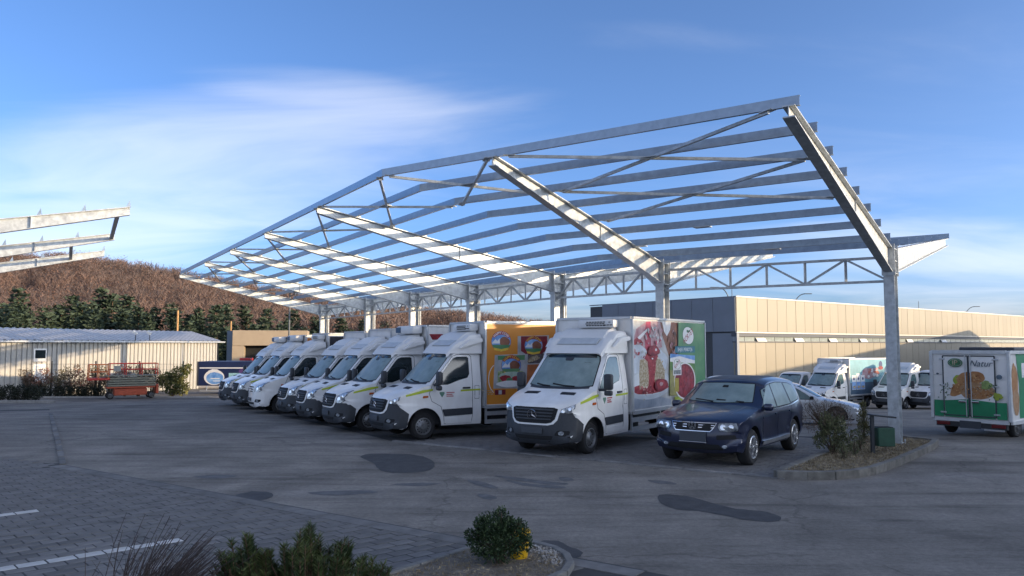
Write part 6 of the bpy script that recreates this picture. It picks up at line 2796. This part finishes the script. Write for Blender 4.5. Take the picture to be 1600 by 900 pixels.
def build_fence():
    a, b = fence_pt(-60), fence_pt(318)
    d = (b - a).normalized()
    L_ = (b - a).length
    zf = gz(a.x, a.y)
    t = thing('mesh_fence', 'dark wire mesh fence with thin posts in front of the white metal building', 'fence', (a.x, a.y, zf), math.atan2(d.y, d.x))
    dm = mat('fence_steel', (.045, .05, .055), .5)
    n = int(L_ / 2.5)
    for k in range(n + 1):
        mb = MB()
        mb.bbox((k * 2.5, .10, .95), (.07, .07, 2.1), .01)
        mb.build('post', dm, t)
    for k in range(n):
        mb = MB()
        for j in range(25):
            mb.beam((k * 2.5 + .05 + j * .1, .10, .1), (k * 2.5 + .05 + j * .1, .10, 1.85), .006, .006, up=(1, 0, 0))
        for z in (.15, .6, 1.05, 1.5, 1.83):
            mb.beam((k * 2.5, .10, z), (k * 2.5 + 2.5, .10, z), .012, .012)
        mb.build('mesh_panel', dm, t)
    # concrete edge of the yard
    e = link('yard_edge', None, None, None, (a.x, a.y, zf), math.atan2(d.y, d.x))
    struct(e)
    for k in range(int(L_ / 1.5) + 8):
        mb = MB()
        mb.bbox((k * 1.5 + 1, -1.35, .03), (1.48, .14, .12), .012)
        mb.build('kerb_stone', mat('edge_pale', (.36, .35, .33), .9, var=.15, scale=4, objrand=.1), e)
    return a, d, zf


FA, FD, FZ = build_fence()
REDLEAF = foliage_mat('red_leaf', (.20, .065, .045), (.34, .19, .14), 4)
GREENLEAF = foliage_mat('hedge_green', (.08, .075, .045), (.22, .18, .11), 4)
FN = Vector((-FD.y, FD.x))
rs0 = random.Random(12)
hl = ['tall reddish shrub along the fence, %s from the left edge' % w for w in ('first', 'second', 'third', 'fourth', 'fifth', 'sixth', 'seventh', 'eighth', 'ninth', 'tenth', 'eleventh', 'twelfth')]
for k in range(12):
    px = 4 + k * 21.5
    q = fence_pt(px) - FN * .22
    rr = np.random.RandomState(40 + k)
    bl = [(rr.uniform(-.5, .5), rr.uniform(-.2, .2), rr.uniform(.45, 1.55), rr.uniform(.28, .42), .25, rr.uniform(.28, .42)) for _ in range(7)]
    shrub('hedge_shrub', hl[k], 'shrub', (q.x, q.y, FZ), bl, 700, .058, (REDLEAF, GREENLEAF, HEDGE_B)[(k * 7) % 3], 40, .45, .2, 50 + k, .3, 'shrubs along the mesh fence', shell=.1)
q = fence_pt(276) - FN * .6
shrub('large_shrub', 'large green and yellowish leafy shrub beside the navy box trailer', 'shrub', (q.x, q.y, FZ),
      [(0, 0, .7, .65, .5, .6), (.35, 0, 1.25, .5, .45, .5), (-.35, 0, 1.0, .45, .4, .45), (.7, .1, 1.55, .35, .35, .35), (.5, 0, .5, .5, .45, .45)], 2600, .075, foliage_mat('laurel', (.035, .055, .02), (.20, .19, .06), 2.5), 24, .45, .1, 61, .4, shell=.3)
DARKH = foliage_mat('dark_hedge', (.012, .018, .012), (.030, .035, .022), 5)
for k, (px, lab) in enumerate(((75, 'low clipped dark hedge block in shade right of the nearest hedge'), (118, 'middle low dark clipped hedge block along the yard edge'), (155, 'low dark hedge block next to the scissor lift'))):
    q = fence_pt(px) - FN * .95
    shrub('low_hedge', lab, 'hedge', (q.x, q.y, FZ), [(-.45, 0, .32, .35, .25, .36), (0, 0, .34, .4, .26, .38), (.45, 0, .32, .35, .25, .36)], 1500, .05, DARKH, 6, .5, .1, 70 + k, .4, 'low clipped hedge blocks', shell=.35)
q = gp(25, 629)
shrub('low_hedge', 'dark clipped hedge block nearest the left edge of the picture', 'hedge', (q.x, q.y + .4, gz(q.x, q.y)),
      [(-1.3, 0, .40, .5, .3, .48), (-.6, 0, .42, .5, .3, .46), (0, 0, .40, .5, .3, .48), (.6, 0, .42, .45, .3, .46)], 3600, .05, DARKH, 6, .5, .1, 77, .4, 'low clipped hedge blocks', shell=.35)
mb = MB()
qk = gp(35, 630)
for k in range(4):
    mb = MB()
    mb.bbox((qk.x - 1.6 + k * .9, qk.y + .0, gz(qk.x, qk.y) + .06), (.88, .14, .16), .012)
    tag(mb.build('kerb_stone', CONC), ('leftmost kerb stone', 'second kerb stone from the left', 'third kerb stone from the left', 'rightmost kerb stone')[k] + ' below the nearest dark hedge block', 'kerb', 'kerb below the hedge')


def build_white_shed():
    a, b = at(-70, 560, 41.5), at(341, 560, 60)
    a2, b2 = Vector((a.x, a.y)), Vector((b.x, b.y))
    d = (b2 - a2).normalized()
    L_ = (b2 - a2).length
    zg = -1.0
    t = thing('metal_shed', 'long low white corrugated metal building behind the fence', 'building', (a2.x, a2.y, zg), math.atan2(d.y, d.x))
    ze, zr = 2.68 - zg, 3.36 - zg
    dep = 5.0
    mb = MB()
    p = .32
    n = int(L_ / p)
    vs, fs = [], []
    for k in range(n):
        for (u, w) in ((0, 0), (.17, 0), (.20, -.075), (.29, -.075)):
            vs += [(k * p + u, w, 0), (k * p + u, w, ze)]
    for i in range(len(vs) // 2 - 1):
        fs.append((2 * i, 2 * i + 2, 2 * i + 3, 2 * i + 1))
    mb.add(vs, fs)
    WM = mat('shed_sheet', (.36, .355, .34), .45, .1, var=.07, scale=1.2, stretch=(1, 1, .3))
    mb.build('corrugated_wall', WM, t)
    mb = MB()
    mb.add([(L_, 0, 0), (L_, dep, 0), (L_, dep, ze), (L_, dep / 2, zr), (L_, 0, ze)], [(0, 1, 2, 3, 4)])
    mb.add([(0, 0, 0), (0, dep, 0), (0, dep, ze), (0, dep / 2, zr), (0, 0, ze)], [(4, 3, 2, 1, 0)])
    mb.add([(0, dep, 0), (L_, dep, 0), (L_, dep, ze), (0, dep, ze)], [(0, 1, 2, 3)])
    mb.build('end_wall', WM, t)
    rp = .45
    for sgn, nm in ((0, 'roof'), (1, 'rear_roof')):
        mb = MB()
        vs, fs = [], []
        for k in range(int((L_ + .4) / rp)):
            for (u, w) in ((0, 0), (.26, 0), (.29, .09), (.42, .09)):
                x = -.2 + k * rp + u
                if sgn == 0:
                    vs += [(x, -.35, ze - .04 + w), (x, dep / 2, zr + w)]
                else:
                    vs += [(x, dep / 2, zr + w), (x, dep + .2, ze - .04 + w)]
        for i in range(len(vs) // 2 - 1):
            fs.append((2 * i, 2 * i + 2, 2 * i + 3, 2 * i + 1))
        mb.add(vs, fs)
        mb.build(nm, mat('shed_roof', (.50, .51, .53), .4, .35, var=.08, scale=1.5), t)
    mb = MB()
    mb.beam((-.3, -.38, ze - .06), (L_ + .2, -.38, ze - .06), .12, .10)
    mb.build('gutter', ALU, t)
    # small window
    def wx(px):
        r_ = ray(px, 550)
        k = (a2.x * d.y - a2.y * d.x) / (r_.x * d.y - r_.y * d.x)
        return (Vector((r_.x * k, r_.y * k)) - a2).dot(d)
    x0, x1 = wx(51), wx(71)
    mb = MB()
    mb.bbox(((x0 + x1) / 2, -.06, ze - .85), (x1 - x0, .10, .75), .01)
    w_ = mb.build('window', WHITE, t)
    mb = MB()
    mb.bbox(((x0 + x1) / 2, -.115, ze - .80), ((x1 - x0) * .8, .02, .48), .005)
    mb.build('pane', GLASS, w_)
    mb = MB()
    mb.bbox(((x0 + x1) / 2, -.05, ze - 1.9), (x1 - x0, .08, 1.1), .01)
    mb.build('door_panel', WHITE, t)


build_white_shed()


def build_tan_hall():
    Y = 76.0
    a, b = at(349, 520, Y + 3), at(352, 517, Y)
    c, d = at(478, 517, Y + 2), None
    zg = -2.0
    p0 = at(363, 530, Y)
    p1 = at(480, 530, Y + 1.5)
    t = thing('tan_hall', 'tan flat roofed hall with a dark open bay behind the navy trailer', 'building', (p0.x, p0.y, zg))
    ex = (Vector((p1.x, p1.y)) - Vector((p0.x, p0.y))).normalized()
    L_ = (Vector((p1.x, p1.y)) - Vector((p0.x, p0.y))).length
    ey = Vector((-ex.y, ex.x))
    t.rotation_euler = (0, 0, math.atan2(ex.y, ex.x))
    H = at(363, 516, Y).z - zg
    hb = at(363, 540, Y).z - zg
    TAN = mat('tan_cladding', (.34, .27, .19), .6, var=.08, scale=.8)
    mb = MB()
    mb.bbox((L_ / 2, 3, (H + hb) / 2), (L_, 6, H - hb), .03)
    mb.build('upper_wall', TAN, t)
    mb = MB()
    xo0, xo1 = 1.1, 5.0
    mb.box((xo0 / 2, 3, hb / 2 - .01), (xo0, 5.9, hb))
    mb.box(((xo1 + L_) / 2, 3, hb / 2 - .01), (L_ - xo1, 5.9, hb))
    mb.box((L_ / 2, 4, hb / 2 - .01), (L_ - .2, 3.5, hb))
    mb.build('lower_wall', TAN, t)
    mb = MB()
    mb.box(((xo0 + xo1) / 2, 1.2, hb / 2), (xo1 - xo0, .1, hb))  # black sheet standing in for the darkness inside the bay
    mb.build('bay_dark_sheet', BLACK, t)
    mb = MB()
    mb.add([(0, 0, 0), (-.9, 3.2, 0), (-.9, 3.2, H + .0), (0, 0, H - .05)], [(0, 1, 2, 3)])
    mb.add([(-.9, 3.2, 0), (0, 6, 0), (0, 6, H), (-.9, 3.2, H)], [(0, 1, 2, 3)])
    mb.add([(0, 0, H - .05), (-.9, 3.2, H), (0, 6, H)], [(0, 1, 2)])
    mb.build('side_wall', PANEL_D, t)


build_tan_hall()


def build_navy_trailer():
    p = gp(318, 616)
    q = gp(400, 616)
    a = Vector((p.x, p.y))
    d = (Vector((q.x, q.y)) - a).normalized()
    zg = gz(a.x, a.y)
    t = thing('box_trailer', 'navy blue box trailer with a white and blue emblem beside the row of trucks', 'trailer', (a.x, a.y, zg), math.atan2(d.y, d.x))
    NV = mat('navy_wrap', (.012, .022, .075), .4, var=.15, scale=1.5)
    x0, x1, z0, z1 = -.38, 3.6, .50, 1.98
    mb = MB()
    mb.bbox(((x0 + x1) / 2, 1.0, (z0 + z1) / 2), (x1 - x0, 2.0, z1 - z0), .03)
    mb.build('box_body', NV, t)
    mb = MB()
    for x in (x0, x1):
        mb.box((x, -.005, (z0 + z1) / 2), (.07, .06, z1 - z0))
    mb.build('corner_rail', mat('navy_rail', (.05, .055, .07), .4, .3), t)
    P = Print()
    P.rect(x0 + .1, 1.55, x1 - .1, 1.62, WHITEI)
    P.ell(.62, 1.02, .62, .46, WHITEI)
    P.ell(.66, .98, .52, .38, BLUE)
    P.poly([(.18, 1.14), (.26, 1.42), (.5, 1.52), (.8, 1.50), (1.02, 1.36), (1.08, 1.18), (.9, 1.28), (.62, 1.34), (.36, 1.28)], WHITEI)
    P.rect(.40, .92, .95, .97, WHITEI)
    P.rect(.55, .78, .98, .82, WHITEI)
    P.rect(1.5, .80, 2.6, 1.28, ink('aqua2', (.25, .45, .5), .3, 3))
    P.ell(2.4, 1.38, .3, .18, ink('plum', (.10, .05, .18), .2))
    P.build('side_artwork', t, (0, -.004, 0), (1, 0, 0), (0, 0, 1))
    mb = MB()
    mb.tube([(x0 + .1, -.05, .42), (x1, -.05, .42)], .10, 10)
    mb.build('air_tank', mat('grubby_white', (.45, .42, .38), .6), t, smooth=50)
    mb = MB()
    mb.bbox((.7, -.25, .20), (1.7, .06, .10), .02)
    for x in (.25, 1.3):
        mb.beam((x, -.24, .2), (x, -.1, .5), .05, .05)
    mb.build('side_guard', ALU, t)
    mb = MB()
    mb.bbox(((x0 + x1) / 2, 1, .42), (x1 - x0 - .3, 1.6, .16), .02)
    mb.build('chassis', BLACK, t)
    for sg in (0.12, 1.88):
        wheel(t, 2.25, sg, .36, .22, -1 if sg < 1 else 1)
    mb = MB()
    mb.bbox((2.35, .6, z1 + .12), (.7, .5, .16), .03)
    mb.build('red_light_bar', mat('signal_red', (.42, .03, .03), .4), t)


build_navy_trailer()


def build_lift():
    a, b = gp(172, 624), gp(236, 622.5)
    A, B_ = Vector((a.x, a.y)), Vector((b.x, b.y))
    d = (B_ - A).normalized()
    wb = (B_ - A).length
    t = thing('scissor_lift', 'folded scissor lift with orange chassis and red guard rails by the fence', 'lift', (a.x, a.y, gz(a.x, a.y)), math.atan2(d.y, d.x))
    OR = mat('lift_orange', (.42, .075, .030), .5, var=.12, scale=4)
    RD = mat('lift_red', (.45, .035, .025), .45, var=.1, scale=5)
    OL = mat('lift_grey', (.21, .21, .16), .6, var=.15, scale=4)
    s = wb / 1.9
    mb = MB()
    mb.bbox((wb / 2, .40, .36), (wb - .38, .62, .36), .03)
    mb.build('chassis', OR, t)
    mb = MB()
    mb.bbox((wb + .30, .4, .48), (.14, .7, .5), .03)
    mb.bbox((wb / 2, .40, .60), (wb + .35, .78, .08), .02)
    mb.build('end_plate', OR, t)
    for x in (0, wb):
        for y, sg in ((.0, -1), (.8, 1)):
            wheel(t, x, y, .17, .12, sg)
    for k in range(4):
        mb = MB()
        z = .70 + k * .125
        mb.bbox((wb / 2 + .05, .40, z), (wb + .34 - .05 * (k % 2), .70, .085), .012)
        mb.build('scissor_arm', OL, t)
    mb = MB()
    mb.bbox((wb / 2 + .05, .4, 1.22), (wb + .55, .80, .06), .01)
    pl = mb.build('platform', OL, t)
    mb = MB()
    mb.bbox((-.55, .4, 1.06), (1.05, .74, .12), .015)
    mb.build('extension_deck', RD, t)

    def rail(x0, x1, z0, z1, m, nm):
        for y in (.03, .77):
            mb = MB()
            for z in (z1, (z0 + z1) / 2):
                mb.beam((x0, y, z), (x1, y, z), .045, .045)
            n = max(2, int((x1 - x0) / .6))
            for k in range(n + 1):
                x = x0 + (x1 - x0) * k / n
                mb.beam((x, y, z0), (x, y, z1), .045, .045, up=(1, 0, 0))
            mb.build(nm, m, t)
        for x in (x0, x1):
            mb = MB()
            mb.beam((x, .05, z1), (x, .75, z1), .04, .04)
            mb.beam((x, .05, (z0 + z1) / 2), (x, .75, (z0 + z1) / 2), .04, .04)
            mb.build('end_rail', m, t)
    rail(-.05, wb + .30, 1.24, 1.86, RD, 'guard_rail')
    rail(-1.02, -.12, 1.06, 1.82, mat('lift_orange_rail', (.55, .13, .03), .45), 'extension_rail')
    mb = MB()
    mb.bbox((wb * .15, -.005, 1.60), (.35, .04, .30), .02)
    mb.build('control_box', mat('lift_control', (.32, .31, .28), .5), t)


build_lift()


def pole(label, px, py0, py1, Y, m, r=.07, cat='pole', name='utility_pole'):
    top = at(px, py0, Y)
    zg = gz(top.x, min(top.y, 60)) - .2
    o = thing(name, label, cat, (top.x, top.y, zg))
    mb = MB()
    mb.tube([(0, 0, 0), (0, 0, top.z - zg)], [r * 1.2, r], 8)
    mb.build('shaft', m, o, smooth=50)
    return o, top.z - zg


WOODP = mat('larch_pole', (.42, .24, .10), .8, var=.2, scale=4)
pole('thin bright wooden pole behind the white metal shed', 278, 485, 525, 62, WOODP, .075)
pole('short bright wooden pole above the tan hall', 361, 502, 520, 84, WOODP, .075)
o, h = pole('dark yard lamp post with a flat panel head behind the truck row', 453, 458, 560, 54, mat('lamp_post_paint', (0.08, 0.095, 0.11), .5), .055, 'lamp', 'lamp_post')
mb = MB()
mb.bbox((0, 0, h + .03), (.85, .5, .05), .01, Matrix.Rotation(R(5), 3, 'Y'))
mb.build('solar_panel', mat('solar_cells', (.015, .02, .045), .2), o)
mb = MB()
mb.beam((0, -.05, h - .25), (.35, -.1, h - .08), .05, .05)
mb.bbox((.42, -.1, h - .10), (.3, .14, .06), .015)
mb.build('lamp_head', PLAST, o)
for k, (px, py) in enumerate(((212, 519), (234, 519))):
    q = at(px, py, 52)
    o = thing('floodlight', ('floodlight on the ridge of the white shed, left one', 'floodlight on the ridge of the white shed, right one')[k], 'lamp', (q.x, q.y, q.z - .25), 0, 'floodlights on the shed')
    mb = MB()
    mb.tube([(0, 0, -.3), (0, 0, .12)], .025, 6)
    mb.build('bracket', PLAST, o)
    mb = MB()
    mb.bbox((-.02, -.05, .2), (.3, .12, .2), .02, Matrix.Rotation(R(30), 3, 'Y'))
    mb.build('lamp_head', WHITE, o)


# ================================================================== FOREST
def pine_mesh(seed, H=9.0):
    rs = np.random.RandomState(seed)
    C, D = [], []
    n = 15
    for i in range(n):
        h = .10 + .88 * i / (n - 1)
        r_ = (1 - h) ** .75 * 2.5 * rs.uniform(.75, 1.15) + .18
        nb = rs.randint(6, 9)
        for b in range(nb):
            a = rs.uniform(0, 6.283)
            rl = r_ * rs.uniform(.65, 1.15)
            m = int(7 + rl * 8)
            for k in range(m):
                t = rs.uniform(.25, 1.0)
                w = .30 * (1.15 - t) + .12
                C.append((math.cos(a) * rl * t + rs.normal() * w, math.sin(a) * rl * t + rs.normal() * w, h * H + t * rl * .10 - (t ** 2) * rl * .16 + rs.normal() * .12))
                D.append((math.cos(a) + rs.normal() * .35, math.sin(a) + rs.normal() * .35, .30 + rs.normal() * .3))
    C, D = np.array(C), np.array(D)
    D /= np.linalg.norm(D, axis=1, keepdims=True)
    return leaf_mesh('crown', rs, C, .30, .42, 0, D)


PINE = foliage_mat('pine_needles', (.024, .042, .028), (.058, .082, .052), .9)
PINE.node_tree.nodes['Principled BSDF'].inputs['Roughness'].default_value = .75
pines = []
for k in range(4):
    me = pine_mesh(100 + k)
    me.materials.append(PINE)
    tm = MB()
    tm.tube([(0, 0, -.5), (.05, 0, 4), (0, 0, 8.4)], [.16, .11, .03], 7)
    tme = tm.mesh('trunk')
    tme.materials.append(mat('pine_trunk', (.12, .075, .05), .9))
    pines.append((me, tme))
rp_ = random.Random(21)
cnt = 0
spots = []
for row, (Y, h0) in enumerate(((88, .80), (94, .90), (100, 1.0), (107, 1.14))):
    x = -76 + row * 1.3
    while x < -14:
        spots.append((x + rp_.uniform(-.8, .8), Y + rp_.uniform(-2, 2), h0 * rp_.uniform(.78, 1.12)))
        x += rp_.uniform(1.9, 3.1)
ordn = ['first', 'second', 'third', 'fourth', 'fifth', 'sixth', 'seventh', 'eighth', 'ninth', 'tenth', 'eleventh', 'twelfth', 'thirteenth', 'fourteenth', 'fifteenth', 'sixteenth', 'seventeenth', 'eighteenth', 'nineteenth', 'twentieth', 'twenty first', 'twenty second', 'twenty third', 'twenty fourth', 'twenty fifth', 'twenty sixth', 'twenty seventh', 'twenty eighth', 'twenty ninth', 'thirtieth', 'thirty first', 'thirty second', 'thirty third', 'thirty fourth']
rown = ['front', 'second', 'third', 'back']
idx = {}
for (x, y, h) in spots:
    r_ = 0 if y < 91 else (1 if y < 97 else (2 if y < 103.5 else 3))
    i = idx.get(r_, 0)
    idx[r_] = i + 1
    u = x / y
    fade = 1.0 if u < -.45 else max(.62, 1.0 - (u + .45) * 1.5)
    me, tme = pines[rp_.randrange(4)]
    t = thing('pine_tree', 'dark green pine, %s from the left in the %s row behind the white shed' % (ordn[min(i, 33)], rown[r_]), 'tree', (x, y, hill_z(x, max(y, 92)) - .4), rp_.uniform(0, 6.28), 'pines at the foot of the hill')
    s = h * fade
    t.scale = (s * rp_.uniform(.9, 1.2), s * rp_.uniform(.9, 1.2), s)
    link('crown', me, None, t)
    link('trunk', tme, None, t)


def bare_forest():
    rs = np.random.RandomState(5)
    # a handful of prototypes: thin upright twigs with a few clinging leaves
    protos = []
    for k in range(6):
        n = 105
        H = 7.0
        C = np.empty((n, 3))
        D = np.empty((n, 3))
        hh = rs.uniform(.2, 1.0, n)
        wid = 1.9 * np.sin(np.clip(hh, 0, 1) * 2.6) ** .8
        a = rs.uniform(0, 6.283, n)
        q = np.sqrt(rs.random(n))
        C[:, 0] = np.cos(a) * wid * q
        C[:, 1] = np.sin(a) * wid * q
        C[:, 2] = hh * H
        D[:, 0] = np.cos(a) * .8 + rs.normal(size=n) * .5
        D[:, 1] = np.sin(a) * .8 + rs.normal(size=n) * .5
        D[:, 2] = 1.0
        D /= np.linalg.norm(D, axis=1, keepdims=True)
        S_ = np.cross(D, rand_unit(rs, n))
        S_ /= np.linalg.norm(S_, axis=1, keepdims=True)
        L_ = rs.uniform(.35, .85, (n, 1))
        V = np.empty((n, 3, 3))
        V[:, 0] = C - D * L_ - S_ * .055
        V[:, 1] = C - D * L_ + S_ * .055
        V[:, 2] = C + D * L_
        # leaf flecks
        m = 45
        i2 = rs.randint(0, n, m)
        c2 = C[i2] + rs.normal(size=(m, 3)) * .4
        u1, u2 = rand_unit(rs, m) * .20, rand_unit(rs, m) * .20
        W = np.stack([c2 - u1, c2 + u1, c2 + u2], 1)
        # trunk
        T = np.array([[[-.1, 0, 0], [.1, 0, 0], [0, 0, 5.5]], [[0, -.1, 0], [0, .1, 0], [0, 0, 5.5]]])
        protos.append((np.concatenate([V, T]), W))
    A, Bq = [], []
    x = -290.0
    for _ in range(8500):
        x = rs.uniform(-300, 34)
        y = rs.uniform(104, 268) if rs.random() < .8 else rs.uniform(240, 268)
        if x / y < -1.1:
            continue
        if x / y > -.12 and y < 190:
            continue
        z = hill_z(x, y)
        if z < -2.2:
            continue
        s = rs.uniform(.65, 1.15)
        a = rs.uniform(0, 6.28)
        R_ = np.array([[math.cos(a), -math.sin(a), 0], [math.sin(a), math.cos(a), 0], [0, 0, 1]]) * s
        V, W = protos[rs.randint(6)]
        A.append(V @ R_.T + np.array([x, y, z - .2]))
        Bq.append(W @ R_.T + np.array([x, y, z - .2]))
    A, Bq = np.concatenate(A), np.concatenate(Bq)
    m1 = mat('bare_wood', (.095, .076, .075), .9, var=.3, scale=.045, col2=(.165, .108, .088), contrast=.1)
    m2 = mat('rust_leaves', (.12, .075, .062), .9, var=.3, scale=.05, col2=(.22, .115, .075), contrast=.08)
    o = link('forest', arr_mesh('forest', A.reshape(-1, 3), np.arange(len(A) * 3).reshape(-1, 3)), m1)
    tag(stuff(o), 'bare brown forest covering the hillside', 'forest')
    o2 = link('rust_foliage', arr_mesh('rust_foliage', Bq.reshape(-1, 3), np.arange(len(Bq) * 3).reshape(-1, 3)), m2, o)
    stuff(o2)


bare_forest()
